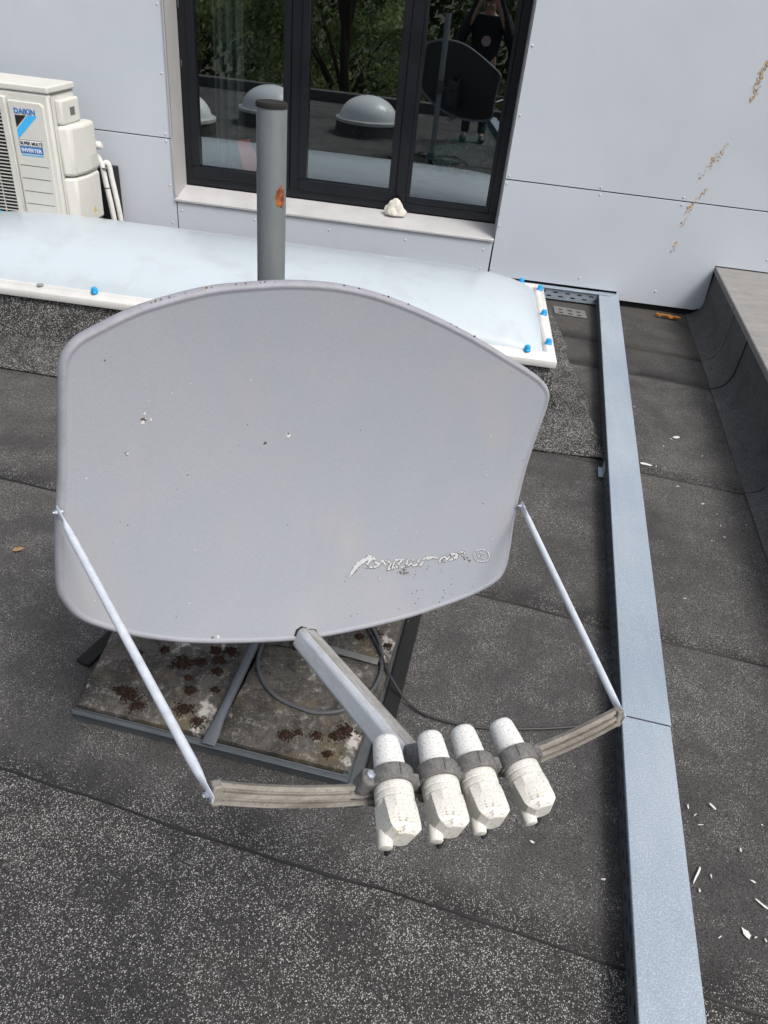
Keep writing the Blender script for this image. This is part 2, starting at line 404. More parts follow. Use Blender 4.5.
# felt sheets, about a metre wide, each lapped over the next nearer one
SLOPE = -.148
seams = [-3.0, -2.1, -1.12, -.15, .815, 1.822, 2.835, 3.85, 4.22, 5.4]
mats_ = ['felt', 'felt', 'felt', 'felt', 'felt_worn', 'felt_b', 'felt_b', 'felt_c', 'felt_c']
for i in range(len(seams) - 1):
    y0, y1 = seams[i], seams[i + 1] + .07; b = MB(); NX, NY = 240, 18; vs = []; dmp = []
    for j in range(NY + 1):
        for k in range(NX + 1):
            x = -6 + 8.2 * k / NX; f = (j / NY) ** 2
            y = y0 + (y1 - y0) * f + SLOPE * x
            if j == 0: y += .010 * noise.noise(Vector((x * 1.7, i * 3.1, 0))) + .004 * noise.noise(Vector((x * 9, i, 4)))
            z = .0065 * (1 - f) + .0015 * noise.noise(Vector((x * 2.2, y * 2.2, 1.3))) * (1 if 0 < j < NY else .3)
            if j == 0: z += .002 * max(0, noise.noise(Vector((x * 3, i * 5, 2))))
            vs.append((x, y, z)); dd = y - (y0 + SLOPE * x); wd = .085 + .11 * noise.noise(Vector((x * 1.1, i * 7.7, 3))) + .03 * noise.noise(Vector((x * 7, i, 3)))
            dmp.append(max(0, min(1, 1.25 * (1 - dd / max(.02, wd)))) * (.75 + .5 * noise.noise(Vector((x * 2.3, i, 9)))))
    W_ = NX + 1
    fs = [(j * W_ + k, j * W_ + k + 1, (j + 1) * W_ + k + 1, (j + 1) * W_ + k) for j in range(NY) for k in range(NX)]
    b.add(vs, fs)
    fr = []                                                              # the cut edge of the lap
    for k in range(W_): fr.append(Vector(vs[k]) - Vector((0, 0, .009)))
    n0 = len(b.v); b.v += [tuple(p) for p in fr]
    for k in range(NX): b.f.append([n0 + k, n0 + k + 1, k + 1, k]); b.k.append(0)
    n1 = len(b.v)                                                        # bitumen squeezed out along the lap
    for k in range(W_):
        x, y, z = vs[k]; w_ = .004 + .005 * max(0, noise.noise(Vector((x * 6, i * 3, 8))) + .35)
        b.v += [(x, y + .001, z - .0005), (x, y - w_ * .6, z - .003), (x, y - w_, -.004)]; dmp += [0, 0, 0]
    for k in range(NX):
        for q in (0, 1): b.f.append([n1 + 3 * k + q + 1, n1 + 3 * k + 4 + q, n1 + 3 * k + 3 + q, n1 + 3 * k + q]); b.k.append(1)
    o = b.build('roof', [mats_[i], 'bitumen'], smooth=60); structure(o)
    at = o.data.attributes.new('damp', 'FLOAT', 'POINT')
    import mathutils
    kd = mathutils.kdtree.KDTree(len(vs))
    for q, c_ in enumerate(vs): kd.insert(c_, q)
    kd.balance()
    for q, v in enumerate(o.data.vertices): at.data[q].value = dmp[kd.find(v.co)[1]]
b = MB(); b.box((-6, -2.55, -3.6), (2.1, 4.9, -.03)); structure(b.build('roof_slab', 'void', smooth=0))

# ------------------------------------------------------------------ parapet on the right
PX = 1.617 * TN.x + 4.75 * TN.y            # tray-frame x of the inner face
par = thing('parapet', 'low felt covered parapet with pale grey top along the right of the roof', 'parapet', tuple(tp(PX + .2, 1.5)))
prof = [(-.088, .005), (-.060, .012), (-.036, .028), (-.017, .052), (-.006, .080), (-.001, .110), (0, .14), (0, .285)]
def yt_of(seam):
    yt = seam
    for _ in range(20):
        x = (PX - .08) * TN.x + yt * TD.x; y = seam + SLOPE * x; yt = x * TD.x + y * TD.y
    return yt
cuts = [-2.4] + [yt_of(q) for q in seams[3:9]] + [4.93]
for i in range(len(cuts) - 1):                                             # the roof sheets run up the parapet one by one, lapped
    o_ = .003 + .0035 * (i % 2); P_ = [(x - o_ * (1 if k > 2 else .3), z + (o_ if k < 5 else 0)) for k, (x, z) in enumerate(prof)]
    b = MB(); b.prism((P_ + [(.45, .285), (.45, -.03), (-.088, -.03)])[::-1], 'y', cuts[i], cuts[i + 1] + (.05 if i % 2 and i < len(cuts) - 2 else 0), 0, TM @ Matrix.Translation((PX, 0, 0)))
    b.build('upstand', 'upstand', par, smooth=50)
    if 0 < i: 
        b = MB(); b.tube([TM @ Vector((PX + x - .0045, cuts[i] - .002, z + .003)) for x, z in prof], .0042, 6); b.build('lap_seam', 'bitumen', par)
b = MB(); b.box((-.012, -2.4, .2855), (.47, 4.935, .32), 0, TM @ Matrix.Translation((PX, 0, 0)))
b.build('coping', 'coping', par, bevel=.006)
# low kerb at the back edge of the roof
b = MB(); b.box((-6, -2.55, -.03), (1.6, -2.35, .14)); k_ = b.build('roof_kerb', 'upstand', bevel=.01)
tag(k_, 'low felt covered kerb along the roof edge behind the photographer, mirrored in the window', 'kerb'); top(k_, (-2.2, -2.45, 0))

# ------------------------------------------------------------------ building facade
bld = thing('building', 'grey panelled building with dark framed window above the flat roof', 'building', (0, 4.9, 0))
YF = 4.75
SD = MB(); SD.lathe([(.0062, 0), (.0062, .0012), (.0045, .0032), (.0015, .0040)], 12, 0, Matrix.Rotation(pi / 2, 4, 'X'))
riv_proto = None
def panel(poly, rivets):
    global riv_proto
    b = MB(); b.prism(poly, 'y', YF, YF + .008); p = b.build('cladding_panel', 'panel', bld, bevel=.0012, seg=1)
    for x, z in rivets:
        if riv_proto is None:
            r = SD.build('rivet', 'rivet', p); riv_proto = r.data
        else:
            r = bpy.data.objects.new('rivet', riv_proto); COL.objects.link(r); r.parent = p
        r.location = Vector((x, YF, z)) - Vector(bld['base'])
    return p
J = .003
px_top = lambda z: 1.617 - (z - .064) * .03
panel([(.250 + J, .664 + J), (2.9, .664 + J), (2.9, 3.2), (.250 + J, 3.2)],
      [(.272, .684), (.272, 1.002), (.272, 1.336), (.272, 1.68), (.812, .684), (1.293, .686), (1.88, .686), (2.4, .686)])
panel([(.250 + J, .095), (1.066, .095), (1.07, .044), (1.56, .044), (1.605, .062), (1.612, .10), (1.602, .327), (2.9, .327), (2.9, .664 - J), (.250 + J, .664 - J)],
      [(.268, .640), (.268, .398), (.262, .135), (.817, .643), (.817, .151), (1.295, .645), (1.299, .128), (1.886, .399), (1.886, .64)])
panel([(-4.2, .656 + J), (-1.757, .656 + J), (-1.757, 3.2), (-4.2, 3.2)],
      [(-1.794, 1.325), (-1.795, .996), (-1.797, .679), (-2.4, .68), (-1.794, 1.66)])
panel([(-4.2, .095), (-1.757 - .001, .095), (-1.757 - .001, .656 - J), (-4.2, .656 - J)],
      [(-1.797, .640), (-1.793, .392), (-1.793, .167), (-2.4, .64)])
panel([(-1.752, .095), (.244, .095), (.244, .318), (-1.752, .318)],
      [(-1.723, .248), (-1.254, .248), (-.78, .246), (-.298, .244), (.196, .247), (-1.723, .13), (.196, .13)])
# backing behind the joints, sides of the opening, wall above
b = MB()
b.box((-4.2, YF + .02, .12), (-1.775, YF + .05, 3.2)); b.box((.268, YF + .02, .0), (2.9, YF + .05, 3.2))
b.box((-1.775, YF + .02, .0), (.268, YF + .05, .30)); b.box((-4.2, YF + .02, 0), (-1.775, YF + .05, .12))
b.build('wall_backing', 'void', bld, smooth=0)
b = MB(); b.box((-4.2, 4.90, -3.6), (2.9, 5.02, .30)); b.box((-4.2, 4.90, .30), (-1.80, 5.02, 3.2)); b.box((.29, 4.90, .30), (2.9, 5.02, 3.2)); b.box((-1.80, 4.90, 2.05), (.29, 5.02, 3.2))
b.build('masonry', 'void', bld, smooth=0)
# room behind the window
b = MB(); b.box((-3.2, 8.2, -.3), (1.6, 8.25, 2.6)); b.box((-3.25, 5.02, -.3), (-3.2, 8.25, 2.6)); b.box((1.6, 5.02, -.3), (1.65, 8.25, 2.6)); b.box((-3.25, 5.02, 2.6), (1.65, 8.25, 2.65))
b.build('room_wall', 'roomwall', bld, smooth=0)
b = MB(); b.box((-3.25, 5.02, -.35), (1.65, 8.25, -.3)); b.build('room_floor', 'roomfloor', bld, smooth=0)
# window
YG = 4.96
win = MB()
def ring(b, x0, x1, z0, z1, w, y0, y1, wb=None, k=0):
    wb = wb or w
    b.box((x0, y0, z0), (x1, y1, z0 + wb), k); b.box((x0, y0, z1 - w), (x1, y1, z1), k)
    b.box((x0, y0, z0 + wb), (x0 + w, y1, z1 - w), k); b.box((x1 - w, y0, z0 + wb), (x1, y1, z1 - w), k)
ring(win, -1.757, .247, .362, 2.05, .052, YG, YG + .07)
win.box((-1.085, YG, .414), (-1.02, YG + .07, 1.998)); win.box((-.405, YG, .414), (-.335, YG + .07, 1.998))
wf = win.build('window', 'frame', bld, bevel=.003)
for x0, x1 in ((-1.705, -1.085), (-1.02, -.405)):
    b = MB(); ring(b, x0 + .002, x1 - .002, .416, 1.996, .042, YG - .014, YG + .05, .062); sub(wf, b, 'sash', 'frame', bevel=.004)
b = MB(); ring(b, -.333, .193, .416, 1.996, .020, YG - .004, YG + .04, .030); sub(wf, b, 'glazing_bead', 'frame', bevel=.003)
for x0, x1, z0 in ((-1.668, -1.122, .474), (-.983, -.442, .474), (-.318, .178, .442)):
    b = MB(); b.add([(x0, YG + .018, z0), (x1, YG + .018, z0), (x1, YG + .018, 1.96), (x0, YG + .018, 1.96)], [(0, 1, 2, 3)])
    sub(wf, b, 'pane', 'glass', smooth=0)
    b = MB(); ring(b, x0 - .003, x1 + .003, z0 - .003, 1.963, .007, YG + .004, YG + .014, k=0); sub(wf, b, 'gasket', 'frame', smooth=0)
b = MB(); b.prism([(4.738, .316), (4.738, .302), (4.742, .302), (4.742, .313), (YG - .004, .350), (YG - .004, .358)][::-1], 'x', -1.765, .249); sub(wf, b, 'sill', 'sill', bevel=.002)
b = MB(); b.box((-1.765, 4.741, .328), (-1.757, YG - .002, 2.05)); b.box((.247, 4.762, .328), (.253, YG - .002, 2.05)); b.box((-1.757, 4.762, 2.05), (.247, YG - .002, 2.058)); sub(wf, b, 'reveal', 'reveal', bevel=.001)
for z in (1.02, 1.31):
    b = MB(); b.box((-1.750, YG - .010, z), (-1.743, YG - .001, z + .035)); sub(wf, b, 'hinge', 'galv_dark', bevel=.002)
# orange streak of old foam down the cladding
ST = [(1.494, 1.349), (1.489, 1.293), (1.493, 1.242), (1.491, 1.218), (1.432, .98), (1.418, .927), (1.389, .898), (1.383, .865), (1.349, .798), (1.392, .716), (1.353, .651), (1.335, .615), (1.336, .554), (1.325, .417), (1.322, .376)]
dens = [70, 60, 45, 14, 14, 26, 34, 22, 16, 26, 30, 16, 16, 14, 8]
rs = random.Random(3)
for c0_, c1_ in ((0, 4), (4, 5), (5, 6), (6, 8), (8, 9), (9, 10), (10, 12), (12, 13), (13, 14), (14, 15)):
    b = MB()
    for (x, z), n in zip(ST[c0_:c1_], dens[c0_:c1_]):
        for _ in range(int(n * 1.1)):
            dz = rs.gauss(0, .020); dx = dz * .30 + rs.gauss(0, .0065); q = rs.uniform(.0008, .0030)
            if rs.random() < .10: q *= 1.9
            b.ball((x + dx, YF - .0004, z + dz), (q, .0016, q * rs.uniform(.7, 1.7)), 0, 6, 3, .25)
    b.build('foam_residue', 'residue', bld, smooth=40)
# things inside the room
b = MB()
for x0, x1 in ((-1.60, -1.42),):
    n = 26; vs = []
    for k in range(n + 1):
        x = x0 + (x1 - x0) * k / n; y = 5.12 + .028 * sin(k * .8) + .01 * sin(k * .37)
        vs += [(x, y, .38), (x, y, 2.0)]
    b.add(vs, [(2 * k, 2 * k + 2, 2 * k + 3, 2 * k + 1) for k in range(n)])
cu = b.build('curtain', 'curtain', smooth=80); so_ = cu.modifiers.new('s', 'SOLIDIFY'); so_.thickness = .003
tag(cu, 'pale sheer curtain hanging inside the dark framed window', 'curtain'); top(cu, (-1.3, 5.12, .38))
b = MB(); b.box((-1.7, 5.06, .42), (.24, 5.26, .45)); b.box((-1.7, 5.10, -.3), (-1.64, 5.22, .42)); b.box((.18, 5.10, -.3), (.24, 5.22, .42))
o = b.build('window_table', 'table', bevel=.003); tag(o, 'dark narrow table standing inside against the window', 'table'); top(o, (-.7, 5.16, -.3))
b = MB(); b.prism([(-1.46, .63), (-1.38, .645), (-1.30, .47), (-1.42, .452)][::-1], 'y', 5.10, 5.108)
o = b.build('pink_folder', 'pink'); tag(o, 'pink folder leaning behind the left window pane', 'folder'); top(o, (-1.39, 5.104, .452))
b = MB()
for (x, y, z, rx, rz) in ((0.03, 5.6, .64, .20, .13), (.19, 5.62, .70, .13, .17), (-.14, 5.6, .59, .13, .09)): b.ball((x, y, z), (rx, .12, rz), 0, 18, 12, .04)
o = b.build('floral_bag', 'floral', smooth=80); tag(o, 'teal floral patterned bag behind the right window pane', 'bag'); top(o, (0, 5.6, .50))
b = MB(); b.box((-.4, 5.42, .46), (.45, 5.85, .50)); b.box((-.38, 5.44, -.3), (-.33, 5.49, .46)); b.box((.38, 5.44, -.3), (.43, 5.49, .46)); b.box((-.38, 5.78, -.3), (-.33, 5.83, .46)); b.box((.38, 5.78, -.3), (.43, 5.83, .46))
o = b.build('side_table', 'table', bevel=.004); tag(o, 'dark side table under the teal floral bag inside the room', 'table'); top(o, (0, 5.6, -.3))
# crumpled white thing on the sill
b = MB(); vs = []; bm = bmesh.new(); bmesh.ops.create_icosphere(bm, subdivisions=4, radius=1)
for v in bm.verts:
    p = v.co.copy(); n_ = noise.noise(p * 1.5 + Vector((4, 2, 9))) * .35 + noise.noise(p * 3.6) * .16
    p *= 1 + n_; q = Vector((p.x * .052, p.y * .036, max(p.z, -.45) * .066)); q.x *= (1.2 - .42 * p.z if p.z > 0 else 1.2); v.co = q
b.add([v.co + Vector((-.392, 4.885, .381)) for v in bm.verts], [[v.index for v in f.verts] for f in bm.faces]); bm.free()
o = b.build('crumpled_tissue', 'crumple', smooth=25); tag(o, 'crumpled cream tissue lying on the window sill', 'tissue'); top(o, (-.392, 4.885, .345))

# ------------------------------------------------------------------ long skylight dome
sk = thing('skylight_dome', 'long white acrylic dome skylight on a felt kerb below the window', 'skylight', (-1.03, 3.72, 0))
X0, X1, Y0, Y1, ZF = -2.66, .540, 3.185, 4.215, .205
ch = MB()
ch.add([(X0 - .02, Y0 + .03, ZF), (X1 - .03, Y0 + .03, ZF), (X1 - .03, Y1 - .03, ZF), (X0 - .02, Y1 - .03, ZF),
        (X0 - .06, Y0 - .05, .004), (X1 + .05, Y0 - .05, .004), (X1 + .05, Y1 + .04, .004), (X0 - .06, Y1 + .04, .004)],
       [(0, 1, 2, 3), (4, 5, 1, 0), (5, 6, 2, 1), (6, 7, 3, 2), (7, 4, 0, 3)])
ch.build('kerb', 'apron', sk, smooth=0)
# felt flashing spread on the roof around the kerb
b = MB(); NX, NY = 90, 24; vs = []
def fx(f, y): xr = .645 + (4.62 - y) * .0715; return -3.1 + (xr + 3.1) * f
for j in range(NY + 1):
    for k in range(NX + 1):
        fy = j / NY; y = 2.80 - .11 * (k / NX - .5) * 1.0 + (4.62 - 2.80) * fy; f = k / NX; x = fx(f, y)
        if k >= NX - 2: x += .045 * noise.noise(Vector((y * 3.1, 1, 1))) + .02 * noise.noise(Vector((y * 13, 1, 1)))
        z = .014 + .003 * noise.noise(Vector((x * 6, y * 6, 2)))
        if j == 0: y += .012 * noise.noise(Vector((x * 4, 2, 2)))
        if 0 < j: z += .012 * max(0, 1 - abs(y - 3.08) / .035)
        dl = abs((x - .60) * .82 + (y - 3.12) * .30 + .02 * noise.noise(Vector((y * 9, 0, 0))))
        if y < 3.45 and x > .5: z += .018 * max(0, 1 - dl / .035)
        vs.append((x, y, z))
b.add(vs, [(j * (NX + 1) + k, j * (NX + 1) + k + 1, (j + 1) * (NX + 1) + k + 1, (j + 1) * (NX + 1) + k) for j in range(NY) for k in range(NX)])
fl = b.build('flashing', 'apron', sk, smooth=60); q = fl.modifiers.new('s', 'SOLIDIFY'); q.thickness = .008; q.offset = -1
# frame: flange and rounded bead
b = MB()
def rect_sweep(b, prof, x0, x1, y0, y1, k=0):
    """sweep (inset, z) profile round a rectangle"""
    n = len(prof); vs = []
    for d_, z in prof: vs += [(x0 + d_, y0 + d_, z), (x1 - d_, y0 + d_, z), (x1 - d_, y1 - d_, z), (x0 + d_, y1 - d_, z)]
    b.add(vs, [(i * 4 + j, i * 4 + (j + 1) % 4, (i + 1) * 4 + (j + 1) % 4, (i + 1) * 4 + j) for i in range(n - 1) for j in range(4)], k)
rect_sweep(b, [(.03, .196), (0, .196), (-.002, .203), (-.002, .226), (.004, .233), (.014, .236), (.020, .246), (.032, .253), (.046, .252), (.056, .244), (.060, .236), (.075, .234)], X0, X1, Y0, Y1)
b.build('frame', 'domeframe', sk, smooth=50)
b = MB(); NX, NY = 110, 50; vs = []; xc, yc = (X0 + X1) / 2, (Y0 + Y1) / 2; a_, b_ = (X1 - X0) / 2 - .058, (Y1 - Y0) / 2 - .058
for j in range(NY + 1):
    for k in range(NX + 1):
        u_ = -1 + 2 * k / NX; v_ = -1 + 2 * j / NY
        u_ = math.copysign(1 - (1 - abs(u_)) ** 1.6, u_); v_ = math.copysign(1 - (1 - abs(v_)) ** 1.3, v_)
        h = (max(0, 1 - abs(u_) ** 8) ** .55) * (max(0, 1 - abs(v_) ** 2.4) ** .62)
        vs.append((xc + a_ * u_, yc + b_ * v_, .236 + .162 * h))
b.add(vs, [(j * (NX + 1) + k, j * (NX + 1) + k + 1, (j + 1) * (NX + 1) + k + 1, (j + 1) * (NX + 1) + k) for j in range(NY) for k in range(NX)])
b.build('dome', 'dome', sk, smooth=80)
b = MB(); rect_sweep(b, [(.054, .2355), (.056, .2405), (.064, .2405), (.067, .2365)], X0, X1, Y0, Y1); b.build('sealant', 'sealant', sk, smooth=0)
cp = MB(); cp.lathe([(.017, 0), (.017, .007), (.0145, .010), (.0145, .018), (.011, .025), (.004, .027)], 16)
proto = None
for (x, y, nm) in ((.410, 4.180, 'b'), (.510, 4.10, 'b'), (.508, 3.715, 'b'), (.506, 3.33, 'b'), (.402, 3.217, 'b'), (-1.61, 3.215, 'b'), (-2.60, 4.18, 'b'), (-.12, 4.18, 'b'),
                   (-1.87, 3.215, 'g'), (-1.30, 3.215, 'g'), (-.45, 3.215, 'b'), (-2.50, 3.215, 'g'), (-1.0, 4.18, 'b')):
    if nm == 'b':
        if proto is None: o = cp.build('screw_cap', 'bluecap', sk); proto = o.data; proto.transform(Matrix.Translation(Vector(sk['base'])))
        else: o = bpy.data.objects.new('screw_cap', proto); COL.objects.link(o); o.parent = sk
        o.location = Vector((x, y, .250)) - Vector(sk['base'])
    else:
        b = MB(); b.lathe([(.016, 0), (.016, .004), (.006, .006)], 12); o = b.build('screw_hole', 'greycap', sk); o.data.transform(Matrix.Translation(Vector(sk['base']))); o.location = Vector((x, y, .2515)) - Vector(sk['base'])

# ------------------------------------------------------------------ cable trays
def slot_side(b, L0, L1, z0, z1, y, mat, per=.05):
    """perforated strip along local x at local y, two staggered rows of slots"""
    n = int((L1 - L0) / per); h = z1 - z0
    zs = [z0, z0 + .24 * h, z0 + .37 * h, z0 + .60 * h, z0 + .73 * h, z1]
    for i in range(n):
        x = L0 + i * per; xs = [x, x + .10 * per, x + .48 * per, x + .60 * per, x + .98 * per, x + per]
        for r in range(5):
            for c_ in range(5):
                if (r == 1 and c_ == 1) or (r == 3 and c_ == 3): continue
                q = [(xs[c_], y, zs[r]), (xs[c_ + 1], y, zs[r]), (xs[c_ + 1], y, zs[r + 1]), (xs[c_], y, zs[r + 1])]
                b.add([mat @ Vector(p) for p in q], [(0, 1, 2, 3)])
    return b
tx0, tx1 = .603 * TN.x + 1.317 * TN.y, .729 * TN.x + 1.341 * TN.y; TZ = .017
TMr = Matrix(((TD.x, TN.x, 0, 0), (TD.y, TN.y, 0, 0), (0, 0, 1, 0), (0, 0, 0, 1)))    # local x runs along the tray
tr_ = thing('cable_tray', 'long galvanised cable tray with closed lid running from the foreground to the wall', 'cable tray', tuple(tp((tx0 + tx1) / 2, 1.5)))
for xx in (tx0 + .003, tx1 - .003):
    b = slot_side(MB(), -2.2, 4.85, .008, .056 + TZ, xx, TMr); o = b.build('side_rail', 'galv_dark', tr_, smooth=0)
    q = o.modifiers.new('s', 'SOLIDIFY'); q.thickness = .0015
b = MB(); b.box((tx0 + .005, -2.2, .007), (tx1 - .005, 4.85, .0095), 0, TM); b.build('base', 'galv_dark', tr_, smooth=0)
def lid(y0, y1, dx, dz, rot):
    b = MB(); mm = TM @ Matrix.Translation((dx, 0, dz)) @ Matrix.Rotation(rot, 4, 'Z')
    w0, w1 = tx0, tx1; prof = [(w0, .050), (w0, .060), (w0 + .0015, .0612), (w1 - .0015, .0612), (w1, .060), (w1, .046), (w1 - .0012, .046), (w1 - .0015, .0592), (w0 + .0015, .0592), (w0 + .0012, .046)]
    n = 24
    vs = []; 
    for i in range(n + 1):
        y = y0 + (y1 - y0) * i / n
        for x, z in prof:
            vs.append(mm @ Vector((x, y, z + TZ + (.0012 * noise.noise(Vector((y * 3, 0, dz * 100))) if z > .059 else 0))))
    k = len(prof)
    fs = [(i * k + j, i * k + (j + 1) % k, (i + 1) * k + (j + 1) % k, (i + 1) * k + j) for i in range(n) for j in range(k)] + [tuple(range(k)), tuple(range(n * k, (n + 1) * k))]
    b.add(vs, fs); return b.build('lid', 'galv', tr_, smooth=30)
yj = 1.317 * TD.y + .603 * TD.x
lid(-2.2, yj - .002, 0, 0.0, 0.0); lid(yj + .002, 4.86, .0015, .0012, -.0004)
b = MB(); b.box((tx0 - .020, 2.66, .012), (tx0 - .0005, 2.735, .014), 0, TM); b.box((tx0 - .003, 2.66, .014), (tx0 - .0005, 2.735, .045), 0, TM); b.build('bracket', 'galv', tr_, bevel=.0005, seg=1)
tb = thing('wall_tray', 'short perforated galvanised tray branching left along the foot of the wall', 'cable tray', (.45, 4.72, 0))
I4 = Matrix.Identity(4)
b = slot_side(MB(), -.35, 1.0, .014, .080, 4.70, I4, .075); o = b.build('side_rail', 'galv', tb, smooth=0); q = o.modifiers.new('s', 'SOLIDIFY'); q.thickness = .0015
b = MB(); b.box((-.35, 4.702, .013), (1.02, 4.742, .016)); b.box((-.35, 4.69, .081), (1.02, 4.743, .083)); b.build('base', 'galv', tb, smooth=0)
pl = thing('perforated_plate', 'loose perforated steel plate lying on the roof beside the skylight corner', 'plate', (.77, 4.51, .007))
b = MB(); xs = [.672, .70, .725, .755, .785, .81, .835, .866]; ys = [4.455, 4.475, 4.495, 4.53, 4.55, 4.585]
for i in range(7):
    for j in range(5):
        if i in (1, 3, 5) and j in (1, 3): continue
        b.add([(xs[i], ys[j] - .02 * i / 7, .011), (xs[i + 1], ys[j] - .02 * (i + 1) / 7, .011), (xs[i + 1], ys[j + 1] - .02 * (i + 1) / 7, .011), (xs[i], ys[j + 1] - .02 * i / 7, .011)], [(0, 1, 2, 3)])
o = b.build('plate', 'galv_dull', pl, smooth=0); q = o.modifiers.new('s', 'SOLIDIFY'); q.thickness = .003

# ------------------------------------------------------------------ air conditioner
AX = -2.215; AY = 4.20
ac = thing('air_conditioner', 'cream white outdoor air conditioner unit with blue printed label and dark fan grille', 'air conditioner', (-2.6, 4.35, 0))
b = MB(); b.box((AX - .80, AY, .10), (AX, AY + .30, .897)); b.build('casing', 'acwhite', ac, bevel=.012, seg=3)
b = MB(); b.box((AX - .806, AY - .006, .899), (AX + .006, AY + .306, .932)); b.build('top_cover', 'acwhite', ac, bevel=.008, seg=3)
for x in (AX - .68, AX - .16):
    b = MB(); b.box((x, AY - .02, .012), (x + .05, AY + .32, .099)); b.build('foot', 'acgroove', ac, bevel=.004)
b = MB(); b.prism([(-2.437, .14), (-2.243, .14), (-2.243, .838), (-2.262, .852), (-2.437, .852)], 'y', AY - .012, AY + .002)
fp = b.build('front_panel', 'acwhite', ac, bevel=.005, seg=3)
b = MB()
for z in (.535, .468, .400, .333, .266, .20): b.box((-2.425, AY - .0128, z), (-2.262, AY - .0118, z + .0035))
sub(fp, b, 'groove', 'acgroove', smooth=0)
b = MB(); b.box((AX - .79, AY - .004, .14), (-2.482, AY - .0015, .86)); b.build('fan_recess', 'acdark', ac, smooth=0)
b = MB(); ring(b, AX - .80, -2.447, .12, .868, .035, AY - .020, AY + .002); b.build('grille_frame', 'acwhite', ac, bevel=.005)
b = MB()
for i in range(38):
    z = .158 + i * .018; b.box((AX - .78, AY - .017, z), (-2.475, AY - .0135, z + .0055))
for x in (-2.96, -2.86, -2.76, -2.66, -2.56): b.box((x, AY - .0135, .15), (x + .006, AY - .009, .85))
b.build('grille', 'acgrille', ac, smooth=0)
# printed label
yl = AY - .0128
b = MB()
def flat(poly, k, y=yl): b.add([(x, y, z) for x, z in poly], [tuple(range(len(poly)))], k)
flat([(-2.408, .785), (-2.345, .787), (-2.408, .724)], 0)
flat([(-2.338, .787), (-2.283, .789), (-2.408, .668), (-2.408, .716)], 1)
flat([(-2.408, .634), (-2.280, .636), (-2.280, .668), (-2.408, .666)], 0); flat([(-2.406, .636), (-2.282, .638), (-2.282, .666), (-2.406, .664)], 2, yl - .0004)
flat([(-2.408, .598), (-2.280, .600), (-2.280, .634), (-2.408, .632)], 3)
flat([(-2.404, .586), (-2.280, .588), (-2.280, .594), (-2.404, .592)], 1)
lb = b.build('label', ['print_black', 'print_cyan', 'print_white', 'print_blue'], ac, smooth=0)
RX = Matrix.Rotation(pi / 2, 4, 'X')
def ltext(s, x, z, size, w, mat, y, bold):
    text_mesh(s, size, mat, 'lettering', lb, Matrix.Translation((x, y, z)) @ Matrix.Diagonal((w, 1, 1, 1)) @ RX, bold)
ltext('DAIKIN', -2.409, .793, .036, .98, 'print_blue', yl - .0006, .0012)
ltext('SUPER MULTI', -2.402, .643, .022, .93, 'print_black', yl - .0014, .0006)
ltext('INVERTER', -2.402, .607, .026, .98, 'print_white', yl - .0010, .0006)
# service cover and valve guard on the right flank
b = MB()
b.box((AX - .002, AY + .06, .745), (AX + .038, AY + .270, .868)); cv = b.build('handle_housing', 'acwhite', ac, bevel=.012, seg=3)
b = MB(); b.box((AX + .0375, AY + .15, .785), (AX + .0390, AY + .205, .825)); sub(cv, b, 'handle', 'acgroove', smooth=0)
b = MB(); b.prism([(AX - .002, AY + .04), (AX + .062, AY + .07), (AX + .082, AY + .18), (AX + .080, AY + .34), (AX - .002, AY + .35)], 'z', .485, .745); vc = b.build('valve_cover', 'acwhite', ac, bevel=.02, seg=3)
b = MB(); b.prism([(AX - .002, AY + .04), (AX + .060, AY + .07), (AX + .079, AY + .18), (AX + .076, AY + .34), (AX - .002, AY + .35)], 'z', .215, .478); vg = b.build('lower_cover', 'acwhite', ac, bevel=.014, seg=3)
b = MB(); b.add([(AX + .0795, AY + .20, .27), (AX + .0790, AY + .235, .27), (AX + .0792, AY + .217, .305)], [(0, 1, 2)]); sub(vg, b, 'warning_mark', 'print_yellow', smooth=0)
b = MB(); b.box((AX + .0815, AY + .24, .505), (AX + .0828, AY + .33, .575)); sub(vc, b, 'louvre', 'acgrille', bevel=.003)
b = MB(); b.box((AX + .0003, AY + .022, .14), (AX + .0010, AY + .0245, .88)); b.build('side_seam', 'acgroove', ac, smooth=0)
b = MB(); b.box((AX + .0003, AY + .03, .893), (AX + .0050, AY + .28, .8985)); b.build('top_seam', 'acgroove', ac, smooth=0)
pp = thing('insulated_pipes', 'white wrapped refrigerant pipes behind the air conditioner by the wall', 'pipes', (-2.11, 4.62, 0))
for i, (dx, dy) in enumerate(((0, 0), (.022, .045))):
    b = MB(); b.tube(spline([(-2.23, 4.56 + dy, .54 - i * .06), (-2.185 + dx, 4.60 + dy, .55 - i * .06), (-2.155 + dx, 4.61 + dy, .49), (-2.142 + dx, 4.61 + dy, .40), (-2.122 + dx, 4.61 + dy, .25), (-2.105 + dx, 4.62 + dy, .03)], 8), .0165, 14)
    b.build('pipe', 'pipewrap', pp)
for z in (.36, .47):
    b = MB(); b.lathe([(.018, 0), (.0195, .004), (.018, .008)], 16, 0, Matrix.Translation((-2.138, 4.61, z))); b.build('tie', 'acgroove', pp)
b = MB(); b.lathe([(.020, 0), (.022, .01), (.022, .03), (.015, .04)], 16, 0, Matrix.Translation((-2.175, 4.60, .60)) @ Matrix.Rotation(pi / 2, 4, 'Y')); b.build('valve', 'pipewrap', pp)
b = MB(); b.box((-2.22, 4.68, .02), (-2.105, 4.735, .47)); b.build('backing_plate', 'void', pp, bevel=.004)

